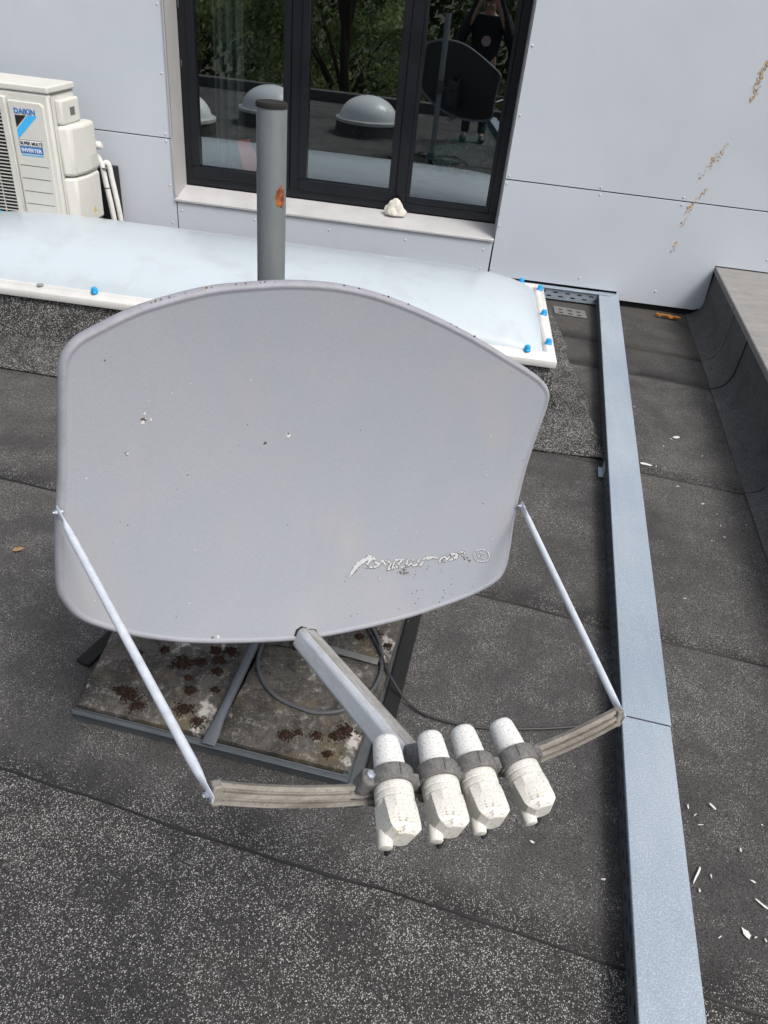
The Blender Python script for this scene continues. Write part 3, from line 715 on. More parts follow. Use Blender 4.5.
# ------------------------------------------------------------------ mast with ballast frame, pavers, moss
ms = thing('mast', 'grey steel mast with a rust patch rising from a paver weighted frame behind the dish', 'mast', (-.35, 1.44, 0))
PXm, PYm = -.3485, 1.44
b = MB(); b.lathe([(.0272, .05), (.0272, 1.352)], 36, 0, Matrix.Translation((PXm, PYm, 0))); po = b.build('pole', 'pole', ms)
b = MB(); b.lathe([(.0283, 1.3505), (.0285, 1.3565), (.027, 1.359), (.006, 1.3595)], 36, 0, Matrix.Translation((PXm, PYm, 0))); b.build('end_cap', 'rubber', ms)
b = MB(); zc = 1.206; n = 18; vs = []                                   # rust patch follows the pole
for i in range(n + 1):
    for j in range(n + 1):
        a = radians(-62) + radians(46) * j / n; z = zc - .021 + .042 * i / n
        vs.append((PXm + .0276 * cos(a), PYm + .0276 * sin(a), z))
def in_rust(i, j):
    x = (j + .5) / n * 2 - 1; z = (i + .5) / n * 2 - 1; return x * x + z * z < .8 + .5 * noise.noise(Vector((x * 3, z * 3, 5)))
b.add(vs, [(i * (n + 1) + j, i * (n + 1) + j + 1, (i + 1) * (n + 1) + j + 1, (i + 1) * (n + 1) + j) for i in range(n) for j in range(n) if in_rust(i, j)])
sub(po, b, 'rust_patch', 'rust', smooth=60)
FRl = Vector((-.748, 1.098, 0)); FRr = Vector((-.062, 1.030, 0)); fd = (FRr - FRl).normalized(); fn = Vector((-fd.y, fd.x, 0)); FL_ = (FRr - FRl).length
def fm(origin, x, y):
    return Matrix(((x.x, y.x, 0, origin.x), (x.y, y.y, 0, origin.y), (0, 0, 1, 0), (0, 0, 0, 1)))
angle = [(0, .010), (.0035, .010), (.0035, .0495), (.034, .0495), (.034, .053), (0, .053)]
def rail(o, x, y, L, name):
    b = MB(); mm = fm(o, x, y); b.prism([(-p[0] + .0, p[1]) for p in angle], 'x', 0, L, 0, mm); return b.build(name, 'galv_dark', ms, bevel=.001, seg=1)
def Lrail(o, x, y, L):
    b = MB(); mm = fm(o, x, y)
    b.box((0, 0, .008), (L, .004, .052), 0, mm); b.box((0, -.012, .046), (L, .0, .050), 0, mm); b.box((0, .004, .008), (L, .035, .0115), 0, mm)
    return b.build('frame_rail', 'galv_dark', ms, bevel=.001, seg=1)
Lrail(FRl, fd, fn, FL_); Lrail(FRl + fn * .70, fd, fn, FL_)
Lrail(FRr + fn * .70 - fd * .004, -fn, fd, .695)
b = MB(); b.tube([(-.402, 1.062, .064), (-.399, 1.085, .066)], .005, 10)
s0, s1 = Vector((-.4015, 1.052, .058)), Vector((-.356, 1.43, .112)); d_ = (s1 - s0).normalized(); w_ = Vector((0, 0, 1)).cross(d_).normalized(); h_ = d_.cross(w_)
vs = []; secs = [(0, .017, .0035), (.03, .017, .004), (.07, .0125, .010), (.12, .0115, .0115), ((s1 - s0).length, .0115, .0115)]
b = MB(); K = 16
for t_, wr_, hr_ in secs:
    for j in range(K): a = 2 * pi * j / K; vs.append(s0 + d_ * t_ + w_ * wr_ * cos(a) + h_ * hr_ * sin(a))
b.add(vs, [(i * K + j, i * K + (j + 1) % K, (i + 1) * K + (j + 1) % K, (i + 1) * K + j) for i in range(len(secs) - 1) for j in range(K)] + [tuple(range(K))[::-1], tuple(range(4 * K, 5 * K))])
b.build('strut', 'strutsteel', ms)
b = MB(); b.lathe([(.055, .062), (.055, .070), (.030, .074), (.030, .12)], 24, 0, Matrix.Translation((PXm, PYm, 0))); b.build('foot_plate', 'galv_dark', ms)
for nm, c1, c2, lab in (('black_strip', (.004, 1.03), (.066, 1.70), 'black strip under the right edge of the paver frame'), ('black_strip', (-.795, 1.262), (-.752, 1.40), 'black strip sticking out left of the paver frame')):
    a_, c_ = Vector((*c1, 0)), Vector((*c2, 0)); dd = (c_ - a_).normalized(); nn = Vector((dd.y, -dd.x, 0)); wd = .034  # flat black strips laid along the right and left of the frame
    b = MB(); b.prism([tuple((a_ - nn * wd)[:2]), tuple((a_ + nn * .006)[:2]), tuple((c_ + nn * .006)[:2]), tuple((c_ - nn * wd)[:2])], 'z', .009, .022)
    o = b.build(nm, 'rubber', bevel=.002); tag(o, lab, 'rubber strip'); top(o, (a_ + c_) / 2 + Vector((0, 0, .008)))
def paver(q, label):
    b = MB(); N = 20; A, B_, C_, D_ = [Vector((*p, 0)) for p in q]; vs = []
    for j in range(N + 1):
        for i in range(N + 1):
            p = (A * (1 - i / N) + B_ * (i / N)) * (1 - j / N) + (D_ * (1 - i / N) + C_ * (i / N)) * (j / N)
            e = min(i, j, N - i, N - j); p += Vector((noise.noise(p * 30), noise.noise(p * 30 + Vector((5, 5, 5))), 0)) * .003
            vs.append((p.x, p.y, .0615 - (.004 if e == 0 else 0) + .0012 * noise.noise(p * 25)))
    W_ = N + 1; fs = [(j * W_ + i, j * W_ + i + 1, (j + 1) * W_ + i + 1, (j + 1) * W_ + i) for j in range(N) for i in range(N)]
    bd = [i for i in range(W_)] + [j * W_ + N for j in range(1, W_)] + [N * W_ + i for i in range(N - 1, -1, -1)] + [j * W_ for j in range(N - 1, 0, -1)]
    n0 = len(vs); vs += [(vs[i][0], vs[i][1], .013) for i in bd]; L = len(bd)
    fs += [(n0 + i, n0 + (i + 1) % L, bd[(i + 1) % L], bd[i]) for i in range(L)] + [tuple(range(n0, n0 + L))[::-1]]
    b.add(vs, fs); o = b.build('concrete_paver', 'paver', smooth=40)
    tag(o, label, 'paver', 'concrete pavers weighing down the mast frame'); ce = (A + B_ + C_ + D_) / 4; top(o, (ce.x, ce.y, .013)); return o
paver([(-.742, 1.106), (-.412, 1.078), (-.378, 1.392), (-.762, 1.402)], 'left front concrete paver with large dark red moss cushions')
paver([(-.390, 1.074), (-.064, 1.040), (-.004, 1.385), (-.352, 1.392)], 'right front concrete paver with yellowish stains under the feed arm')
paver([(-.352, 1.400), (-.008, 1.393), (.030, 1.722), (-.310, 1.722)], 'right rear concrete paver mostly hidden behind the dish')
paver([(-.700, 1.410), (-.386, 1.404), (-.350, 1.735), (-.660, 1.745)], 'left rear concrete paver mostly hidden behind the dish')
rm = random.Random(11); b = MB()
for (x, y), r in [((-.542, 1.28), .034), ((-.498, 1.292), .018), ((-.452, 1.309), .023), ((-.488, 1.138), .026), ((-.63, 1.155), .029), ((-.601, 1.126), .021), ((-.443, 1.107), .019), ((-.659, 1.165), .016), ((-.493, 1.198), .016),
                  ((-.228, 1.11), .022), ((-.200, 1.122), .012), ((-.154, 1.121), .017), ((-.088, 1.148), .027), ((-.111, 1.128), .019), ((-.057, 1.49), .018), ((-.12, 1.075), .012), ((-.432, 1.21), .012), ((-.6, 1.315), .014), ((-.47, 1.34), .018), ((-.43, 1.345), .02), ((-.66, 1.29), .013), ((-.51, 1.235), .010), ((-.445, 1.27), .016), ((-.02, 1.45), .012), ((-.1, 1.47), .014)]:
    for _ in range(int(40 + r * 5200)):
        a = rm.uniform(0, 2 * pi); q = min(1.7 * r, abs(rm.gauss(0, .58)) * r) * (1 + .35 * sin(3 * a + x * 50)); s_ = rm.uniform(.0016, .0040) * (1.2 - .5 * q / r)
        b.ball((x + q * cos(a) * 1.15, y + q * sin(a), .0615 + .004 * (1 - q / r)), (s_, s_, s_ * .8), 0, 6, 3, .3)
o = b.build('moss', 'moss', smooth=60); o['kind'] = 'stuff'; tag(o, 'dark red brown moss cushions growing on the concrete pavers', 'moss')

# ------------------------------------------------------------------ satellite dish, local axes u (width), v (height), n (towards the feeds)
dish = bpy.data.objects.new('satellite_dish', None); COL.objects.link(dish)
U = Vector((.86186, .47942, -.16539)); V = Vector((.01827, .29655, .95484)); N_ = Vector((.50681, -.82596, .24683)); DC = Vector((-.1969, 1.1901, .7553))
dm = Matrix.Identity(4)
for i in range(3): dm[i][0] = U[i]; dm[i][1] = V[i]; dm[i][2] = N_[i]; dm[i][3] = DC[i]
dish.matrix_world = dm; tag(dish, 'large pale grey satellite dish with four white feed horns on a curved rail', 'satellite dish')
OUT = [(-.4632, .0095), (-.4639, .1618), (-.4625, .198), (-.4552, .2195), (-.4404, .2386), (-.4072, .2611), (-.3567, .2909), (-.3043, .3133), (-.2378, .3362), (-.174, .3496), (-.1075, .3605), (-.0168, .3659), (.0619, .3591), (.1468, .3419), (.2639, .3076), (.3628, .2703), (.4450, .2350), (.4745, .2085), (.4800, .1780), (.4745, .1095), (.468, .0186), (.4654, -.0869), (.466, -.1477), (.4632, -.1873), (.4523, -.2154), (.4099, -.2461), (.2937, -.2876), (.1977, -.3117), (.0563, -.3314), (-.031, -.3338), (-.1855, -.3202), (-.2809, -.3011), (-.3699, -.2709), (-.4322, -.2377), (-.4552, -.208), (-.4649, -.1845), (-.4673, -.1327), (-.4671, -.0612)]
OUT = [(u_, v_ - .0065 * min(1, max(0, (-v_ - .19) / .1))) for u_, v_ in OUT]
cl = []
n = len(OUT)
for i in range(n):
    p0, p1, p2, p3 = [Vector(OUT[(i + k) % n]) for k in (-1, 0, 1, 2)]
    t0, t1, t2, t3 = 0, (p1 - p0).length ** .5, 0, 0; t2 = t1 + (p2 - p1).length ** .5; t3 = t2 + (p3 - p2).length ** .5
    for j in range(8):                                                  # centripetal Catmull-Rom
        t_ = t1 + (t2 - t1) * j / 8
        A1 = p0 * ((t1 - t_) / (t1 - t0)) + p1 * ((t_ - t0) / (t1 - t0)); A2 = p1 * ((t2 - t_) / (t2 - t1)) + p2 * ((t_ - t1) / (t2 - t1)); A3 = p2 * ((t3 - t_) / (t3 - t2)) + p3 * ((t_ - t2) / (t3 - t2))
        B1 = A1 * ((t2 - t_) / (t2 - t0)) + A2 * ((t_ - t0) / (t2 - t0)); B2 = A2 * ((t3 - t_) / (t3 - t1)) + A3 * ((t_ - t1) / (t3 - t1))
        cl.append(B1 * ((t2 - t_) / (t2 - t1)) + B2 * ((t_ - t1) / (t2 - t1)))
for _ in range(2): cl = [(cl[i - 1] + cl[i] * 2 + cl[(i + 1) % len(cl)]) / 4 for i in range(len(cl))]
n = len(cl)
nr_ = []
for i in range(n):
    d_ = (cl[(i + 1) % n] - cl[i - 1]).normalized(); q = Vector((d_.y, -d_.x))
    nr_.append(q if q.dot(cl[i]) > 0 else -q)
S = lambda u, v: .045 * (u / .46) ** 2 + .04 * (v / .35) ** 2
b = MB(); vs = []; ks = []
def ringrow(f):
    for i in range(n): vs.append(f(i))
rows = []
NI = 26
for s in range(1, NI + 1):
    def f(i, s=s):
        p = (cl[i] - nr_[i] * .017) * (s / NI); return (p.x, p.y, S(p.x, p.y))
    ringrow(f); rows.append(0)
for d_, z in ((.0150, .0000), (.0125, .0014), (.0100, .0022), (.0070, .0012), (.0035, -.0030), (.0008, -.0085), (.0, -.013), (.0, -.019), (.0016, -.0205), (.004, -.019), (.009, -.008), (.02, -.0035)):
    def f(i, d_=d_, z=z):
        p = cl[i] - nr_[i] * d_; return (p.x, p.y, S(p.x, p.y) + z)
    ringrow(f); rows.append(1)
for s in (.8, .55, .3, .1):
    def f(i, s=s):
        p = cl[i] * s; return (p.x, p.y, S(p.x, p.y) - .0035)
    ringrow(f); rows.append(2)
m_ = len(rows)
fs = []; kk = []
for r in range(m_ - 1):
    for i in range(n): fs.append((r * n + i, r * n + (i + 1) % n, (r + 1) * n + (i + 1) % n, (r + 1) * n + i)); kk.append(0 if r < NI + 1 else 1 if r < NI + 11 else 2)
c0 = len(vs); vs.append((0, 0, 0)); c1 = len(vs); vs.append((0, 0, -.0035))
for i in range(n): fs.append((c0, (i + 1) % n, i)); kk.append(0); fs.append((c1, (m_ - 1) * n + i, (m_ - 1) * n + (i + 1) % n)); kk.append(2)
b.v = vs; b.f = [list(f) for f in fs]; b.k = kk
# chips in the paint
rc = random.Random(5)
def blob(u, v, r, k, h=.0006, jag=.35):
    q = []; K = 11
    for j in range(K):
        a = 2 * pi * j / K; rr = r * (1 + rc.uniform(-jag, jag)); q.append((u + rr * cos(a), v + rr * sin(a)))
    b.add([(x, y, S(x, y) + h) for x, y in q] + [(u, v, S(u, v) + h * 1.8)], [(j, (j + 1) % K, K) for j in range(K)], k)
for u_, v_, r in ((-.3273, .1087, .0075), (-.3543, .0514, .004), (-.068, .0846, .0042), (-.1816, -.3160, .010), (-.3838, -.2068, .004)):
    for _ in range(7): blob(u_ + rc.gauss(0, r * .6), v_ + rc.gauss(0, r * .6), r * rc.uniform(.18, .42), rc.choice((3, 3, 4, 4)))
blob(-.1111, .0683, .003, 4); blob(-.066, .0826, .0025, 3)
for _ in range(46): blob(rc.uniform(-.43, .43), rc.uniform(-.27, .27), rc.uniform(.0006, .0014), rc.choice((4, 4, 3)), .0005)
for _ in range(34):
    a = rc.gauss(.33, .12); blob(a, -.255 + rc.gauss(0, .016) + (a - .33) * .18, rc.uniform(.0007, .0018), 4, .0005)
for _ in range(26): blob(rc.gauss(.24, .07), -.20 + rc.gauss(0, .012), rc.uniform(.0006, .0016), 4, .0005)
for i in range(90):
    k_ = rc.choice((rc.randrange(52, 76), rc.randrange(52, 76), rc.randrange(76, 130))); p = cl[k_ % n]; q = nr_[k_ % n]; blob(p.x - q.x * rc.uniform(.001, .006), p.y - q.y * rc.uniform(.001, .006), rc.uniform(.0008, .0019), 5 if k_ < 76 else 4, -.004)
refl = b.build('reflector', ['dish', 'dishedge', 'backpaint', 'chip', 'chipdark', 'lichen'], dish, smooth=50)
# peeled chrome script logo
LG = [([(.0922, -.2095), (.0991, -.1964), (.1117, -.1812), (.1374, -.1662)], 7), ([(.1246, -.1897), (.1338, -.1773), (.1447, -.1686)], 4), ([(.1325, -.1886), (.1444, -.1903), (.1581, -.1847)], 3.2), ([(.1439, -.1699), (.1491, -.18), (.1569, -.1824), (.1646, -.178), (.1715, -.1864)], 3.4), ([(.1597, -.177), (.1724, -.1759)], 3), ([(.1755, -.1783), (.1831, -.183), (.1781, -.1947), (.1931, -.1923)], 3.4), ([(.1875, -.1935), (.1917, -.1785), (.1999, -.1741)], 3.4), ([(.196, -.1923), (.2052, -.1787), (.2119, -.1742)], 3.4), ([(.2065, -.1916), (.2168, -.189), (.2205, -.178), (.2238, -.1734)], 3.4), ([(.2197, -.189), (.2298, -.1836), (.2346, -.1744)], 3.2), ([(.2327, -.1883), (.2421, -.186), (.2481, -.1745)], 3.2), ([(.2488, -.1893), (.255, -.1838), (.2587, -.1736)], 3), ([(.2578, -.1736), (.2718, -.169), (.2907, -.1717)], 3), ([(.2652, -.1745), (.277, -.1718)], 2.4), ([(.2969, -.1829), (.2969, -.1745), (.3051, -.1688), (.3115, -.1735), (.3049, -.1801)], 3), ([(.3127, -.1754), (.3202, -.164), (.3271, -.1602)], 3.2), ([(.3178, -.1767), (.33, -.1719), (.3326, -.161), (.3228, -.1649)], 3), ([(.3343, -.1742), (.3375, -.161), (.3449, -.1571), (.3531, -.1588), (.3475, -.1656)], 3), ([(.1913, -.174), (.2094, -.1733)], 2.2), ([(.3747, -.1651), (.376, -.156), (.3887, -.1514), (.4028, -.1525), (.4112, -.1624), (.4097, -.1739), (.3973, -.178), (.382, -.175), (.3747, -.1651)], 1.6), ([(.3854, -.1711), (.3848, -.1592), (.3938, -.159), (.3955, -.1647), (.3867, -.1658), (.4005, -.1722)], 1.4)]
b = MB(); rl = random.Random(9)
def stroke(pts, w, h, k, taper):
    P = spline([(x, y, 0) for x, y in pts], 7); L = len(P); vs = []
    for i, p in enumerate(P):
        d_ = (P[min(i + 1, L - 1)] - P[max(i - 1, 0)]).normalized(); q = Vector((-d_.y, d_.x, 0)); t_ = i / (L - 1)
        ww = w * (.25 + .75 * min(1, t_ * 2.5)) if taper else w * (1 - .3 * abs(2 * t_ - 1)); ww *= 1 + rl.uniform(-.28, .28)
        for s_ in (-1, 1):
            r = p + q * ww * s_; vs.append((r.x, r.y, S(r.x, r.y) + h))
    b.add(vs, [(2 * i, 2 * i + 1, 2 * i + 3, 2 * i + 2) for i in range(L - 1) if k or taper or rl.random() > .06], k)
for i, (pts, w) in enumerate(LG):
    w_ = w * .00072; thin = w < 2
    stroke([(x + .0006, y - .0009) for x, y in pts], w_ + (.0011 if not thin else .0005), .0007, 1, i == 0)
    stroke(pts, w_, .0013 + i * .00002, 0, i == 0)
for u_, v_ in ((.2123, -.2018), (.2167, -.1973), (.2222, -.2042), (.2075, -.2000), (.3554, -.1692), (.3662, -.1762), (.3024, -.1792)):
    for _ in range(5):
        x, y, r = u_ + rl.gauss(0, .003), v_ + rl.gauss(0, .002), rl.uniform(.0008, .002)
        b.add([(x + r * cos(a * pi / 3), y + r * sin(a * pi / 3), S(x, y) + .0016) for a in range(6)], [(0, 1, 2, 3, 4, 5)], 1)
o = b.build('logo', ['logo', 'logoedge'], refl, smooth=0)
# back bracket, clamp to the mast
b = MB(); b.box((-.06, -.22, -.045), (-.035, .06, -.004)); b.box((.035, -.22, -.045), (.06, .06, -.004)); b.box((-.06, -.20, -.06), (.06, .04, -.045)); b.build('back_bracket', 'galv_dark', dish, bevel=.003)
pl_ = dm.inverted() @ Vector((PXm, PYm, .70)); pu = dm.inverted() @ Vector((PXm, PYm, .82)); pd = (pu - pl_).normalized()
b = MB(); b.tube([pl_ - pd * .03, pl_ + pd * .09], .0305, 20); b.tube([pl_ + pd * .03, Vector((0, -.06, -.05))], .02, 12); b.build('mast_clamp', 'galv_dark', dish)
# feed arm
def beam(a, e, sec, upv, cut=0):
    a, e = Vector(a), Vector(e); d_ = (e - a).normalized(); x = upv.cross(d_).normalized(); y = d_.cross(x); b = MB(); k = len(sec); vs = [a + x * p + y * q for p, q in sec] + [e + x * p + y * q + d_ * (cut * (-p)) for p, q in sec]
    b.add(vs, [(i, (i + 1) % k, k + (i + 1) % k, k + i) for i in range(k)] + [tuple(range(k))[::-1], tuple(range(k, 2 * k))]); return b
W2 = .0228
sec = [(-W2, -W2 + .006), (-W2 + .006, -W2), (W2 - .006, -W2), (W2, -W2 + .006), (W2, W2 - .008), (W2 - .008, W2), (.004, W2 - .0005), (.002, W2 - .002), (-.002, W2 - .002), (-.004, W2 - .0005), (-W2 + .008, W2), (-W2, W2 - .008)]
ca_, sa_ = cos(radians(-17)), sin(radians(-17)); sec = [(p * ca_ - q * sa_, p * sa_ + q * ca_) for p, q in sec]
ab = beam((.001, -.341, -.06), (.010, -.300, .520), sec, Vector((0, 1, 0)), .5)
ab.k = [1 if 3 <= i <= 9 else 0 for i in range(len(ab.k))]                 # weathered upper faces
arm = ab.build('feed_arm', ['arm', 'armtop'], dish, bevel=.004, seg=3, smooth=30)
b = beam((.001, -.3365, .028), (.001, -.336, .036), [(p * 1.13, q * 1.13) for p, q in sec], Vector((0, 1, 0))); b.build('gasket', 'rubber', dish)
# curved feed rail (extruded profile with grooves)
WR, VR, NR, CV, CN = .3236, -.2098, .5704, -.05, .010
rp = lambda a: Vector((a * WR, VR + CV * (1 - a * a), NR + CN * (1 - a * a)))
pf = [(-.013, -.004), (-.013, .005), (-.0075, .006), (-.0065, .002), (-.0035, .002), (-.0025, .0065), (.0025, .0065), (.0035, .002), (.0065, .002), (.0075, .006), (.013, .005), (.013, -.004)]
b = MB(); vs = []; K = len(pf); NS = 40
for i in range(NS + 1):
    a = -1 + 2 * i / NS; p = rp(a); d_ = (rp(a + .01) - rp(a - .01)).normalized(); nn = Vector((0, .35, 1)); nn = (nn - d_ * nn.dot(d_)).normalized(); hh = nn.cross(d_)
    for h, q in pf: vs.append(p + hh * h + nn * q)
b.add(vs, [(i * K + j, i * K + (j + 1) % K, (i + 1) * K + (j + 1) % K, (i + 1) * K + j) for i in range(NS) for j in range(K)] + [tuple(range(K)), tuple(range(NS * K, NS * K + K))])
rl_ = b.build('feed_rail', 'rail', dish, smooth=25)
for a in (-.985, .985):
    p = rp(a); b = MB(); b.box((p.x - .006, p.y - .015, p.z - .006), (p.x + .006, p.y + .014, p.z + .0085)); b.build('rail_end', 'rail', rl_, bevel=.002)
b = MB(); b.box((-.022, -.300, .500), (.028, -.250, .572)); b.build('rail_bracket', 'clamp', dish, bevel=.004)
# stay rods: flattened ends, round middle
def stay(A, B, s):
    A, B = Vector(A), Vector(B); d_ = (B - A).normalized(); L = (B - A).length
    w_ = Vector((s, 0, 0)); w_ = (w_ - d_ * w_.dot(d_)).normalized(); h_ = d_.cross(w_); K = 14; vs = []
    prof = [(-.006, .0016, .0075), (.025, .0016, .0078), (.045, .0055, .0064), (.07, .0062, .0062), (L - .05, .0062, .0062), (L - .03, .005, .0068), (L - .012, .0016, .0078), (L + .008, .0016, .0075)]
    for t_, ra, rb in prof:
        off = w_ * (.0 if t_ > .04 else 0)
        for j in range(K): a = 2 * pi * j / K; vs.append(A + d_ * t_ + w_ * ra * cos(a) + h_ * rb * sin(a) + off)
    b = MB(); b.add(vs, [(i * K + j, i * K + (j + 1) % K, (i + 1) * K + (j + 1) % K, (i + 1) * K + j) for i in range(len(prof) - 1) for j in range(K)] + [tuple(range(K))[::-1], tuple(range(K * (len(prof) - 1), K * len(prof)))])
    r = b.build('stay_rod', 'rod', dish)
    for P_ in (A + d_ * .002, B - d_ * .002):
        b = MB(); b.tube([P_ - w_ * .006, P_ + w_ * .004], .0040, 6); b.tube([P_ - w_ * .009, P_ + w_ * .007], .0022, 8); b.build('bolt', 'zinc', r)
stay((-.463, -.040, .056), (-.327, -.209, .576), 1); stay((.464, -.044, .056), (.325, -.209, .576), 1)
# feed horns
body = MB(); BS = .87
body.lathe([(r * BS, z) for r, z in ((.0235, .012), (.0265, .006), (.0275, -.010), (.0295, -.0125), (.0300, -.0155), (.0300, -.0210), (.0286, -.0215), (.0286, -.0232), (.0300, -.0238), (.0298, -.0295), (.0286, -.0300), (.0286, -.0316), (.0292, -.0322), (.0285, -.036), (.022, -.040))], 28)
def octo(z, hx, hy, cx, cy, ox=0, oy=0): return [((ox + x) * BS, (oy + y) * BS, z) for x, y in ((hx, -hy + cy), (hx, hy - cy), (hx - cx, hy), (-hx + cx, hy), (-hx, hy - cy), (-hx, -hy + cy), (-hx + cx, -hy), (hx - cx, -hy))]
secs = [octo(-.033, .0270, .0262, .013, .012), octo(-.044, .0272, .0275, .013, .011), octo(-.0665, .0262, .0275, .016, .008), octo(-.0725, .0240, .0255, .014, .006, -.001), octo(-.0770, .0180, .0220, .010, .005, -.002), octo(-.0795, .0130, .0180, .008, .004, -.002)]
vs = [p for s_ in secs for p in s_]
body.add(vs, [(i * 8 + j, i * 8 + (j + 1) % 8, (i + 1) * 8 + (j + 1) % 8, (i + 1) * 8 + j) for i in range(len(secs) - 1) for j in range(8)] + [tuple(range(8)), tuple(range(40, 48))])
for q in (-.0645, -.0680): body.box((-.010, .0225, q), (.013, .0246, q + .0010))
con = MB(); con.lathe([(.0105, -.066), (.0100, -.080), (.0090, -.0865), (.0065, -.0875)], 14, 0, Matrix.Translation((.008, -.002, 0)) @ Matrix.Rotation(radians(-8), 4, 'X') @ Matrix.Rotation(radians(-5), 4, 'Y'))
capm = MB(); capm.lathe([(.0215, .008), (.0215, .016), (.0205, .034), (.0188, .052), (.0180, .058), (.0158, .0618), (.011, .0640), (.003, .0645)], 26)
clm = MB(); clm.lathe([(.0250, -.0115), (.0290, -.0115), (.0300, -.0085), (.0300, .0085), (.0290, .0115), (.0225, .0115)], 30)
clm.box((-.0360, -.013, -.0085), (-.0270, .013, .0085)); clm.box((-.010, -.052, -.0095), (.010, -.026, .0095)); clm.box((-.004, .0285, -.0088), (.004, .0315, .0088))
HORNS = [((-.0868, -.2282, .5835), (.2302, .3496, -.9082), 12, 'scuffed white feed horn at the left end, its grey clamp bolted to the rail'), ((-.0152, -.2346, .5846), (.2131, .3614, -.9077), 4, ''), ((.0436, -.2347, .5851), (.1438, .3668, -.9191), -3, ''), ((.1163, -.2355, .5854), (.05, .3718, -.927), -16, '')]
src = None
for loc, ax, roll, lab in HORNS:
    z = Vector(ax).normalized(); x = Vector((-1, 0, 0)); x = (x - z * x.dot(z)).normalized(); y = z.cross(x)
    mm = Matrix.Identity(4)
    for i in range(3): mm[i][0] = x[i]; mm[i][1] = y[i]; mm[i][2] = z[i]; mm[i][3] = loc[i] - z[i] * .007
    mm = mm @ Matrix.Rotation(radians(roll), 4, 'Z')
    if src is None:
        h = body.build('feed_horn', 'horn', dish, smooth=28, bevel=.0009)
        kids = [capm.build('horn_cap', 'cap', h, smooth=40), clm.build('clamp', 'clamp', h, bevel=.0012), con.build('connector', 'horn', h)]
        src = (h, kids)
    else:
        h = src[0].copy(); COL.objects.link(h); h.parent = dish
        for c_ in src[1]: c2 = c_.copy(); COL.objects.link(c2); c2.parent = h
    h.matrix_local = mm
    b = MB(); b.tube(spline([(.010, -.008, -.070), (.006, -.026, -.080), (-.004, -.044, -.076), (-.018, -.054, -.060), (-.025, -.056, -.040), (-.022, -.054, -.012)], 8), .0034, 8); b.build('lead', 'cable', h)
h0 = [c for c in dish.children if c.name.startswith('feed_horn')][0]
b = MB(); b.box((.024, -.030, -.012), (.044, .004, .012)); b.box((.024, -.058, -.014), (.050, -.026, .008)); q = b.build('clamp_block', 'clamp', h0, bevel=.005)
b = MB(); b.lathe([(.0062, 0), (.0062, .004), (.003, .005)], 6, 0, Matrix.Translation((.035, .004, 0)) @ Matrix.Rotation(-pi / 2, 4, 'X')); b.build('bolt', 'zinc', h0)
b = MB(); rq = random.Random(2)
for i in range(12): b.ball((.012 + rq.gauss(0, .002), .013 + rq.gauss(0, .002), -.0755 + rq.gauss(0, .0015)), .0011, 0, 5, 3)
b.build('lichen_spot', 'lichen', h0)

# ------------------------------------------------------------------ cables on the roof
b = MB(); P = spline([(-.12, 1.62, .075), (-.10, 1.55, .072), (-.087, 1.511, .070), (-.040, 1.425, .069), (-.012, 1.36, .069), (.018, 1.325, .050), (.060, 1.30, .017), (.117, 1.272, .013), (.248, 1.262, .012), (.432, 1.295, .012), (.545, 1.335, .012), (.60, 1.40, .012), (.606, 1.46, .012)], 10)
b.tube(P, .0036, 8); o = b.build('coaxial_cable', 'cable'); tag(o, 'thin black cable running from behind the dish across the felt to the cable tray', 'cable'); top(o, (.117, 1.272, .0085))
b = MB(); b.tube(spline([(-.33, 1.50, .068), (-.352, 1.40, .067), (-.351, 1.322, .067), (-.325, 1.262, .067), (-.28, 1.217, .067), (-.22, 1.193, .067), (-.159, 1.186, .067), (-.09, 1.216, .067), (-.040, 1.285, .067), (-.026, 1.369, .067), (-.045, 1.46, .067), (-.09, 1.54, .068)], 10), .0052, 10)
o = b.build('conduit_loop', 'conduit'); tag(o, 'grey conduit curved in a loop on the right concrete paver', 'conduit'); top(o, (-.19, 1.3, .0618))
b = MB(); b.box((-.21, -.010, .0645), (.0, .010, .0685), 0, Matrix.Translation((-.038, 1.382, 0)) @ Matrix.Rotation(radians(-9), 4, 'Z')); o = b.build('steel_bar', 'galv_dull', bevel=.001); tag(o, 'flat grey steel bar lying on the paver inside the conduit loop', 'bar'); top(o, (-.14, 1.39, .0645))

# ------------------------------------------------------------------ litter
ro = random.Random(21); b = MB()
for i in range(16):
    f = i / 15; b.ball((1.322 + .125 * f + ro.gauss(0, .004), 4.640 - .012 * f + ro.gauss(0, .008), .016 + ro.uniform(0, .010)), (ro.uniform(.008, .018), ro.uniform(.006, .012), ro.uniform(.005, .010)), 0, 8, 5, .3)
o = b.build('foam_scrap', 'orange', smooth=40); tag(o, 'scrap of dried orange foam on the felt at the foot of the wall', 'foam'); top(o, (1.385, 4.634, .008))
FLK = [(.736, .953, .050, .005, 58, 'long narrow white paint sliver beside the cable tray near the front'), (.812, .838, .024, .012, 120, 'broad white paint flake lying right of the cable tray, nearest the front'),
       (.868, .906, .036, .006, -40, 'thin white paint sliver at the right edge of the picture'), (.814, 1.137, .024, .006, -50, 'tapered white paint chip right of the joint in the tray lid'),
       (.933, 2.76, .05, .02, -14, 'pale crumbled patch of paint beside the tray on the far felt'), (1.117, 3.041, .035, .02, 30, 'squarish white paint flake in the middle of the far felt')]
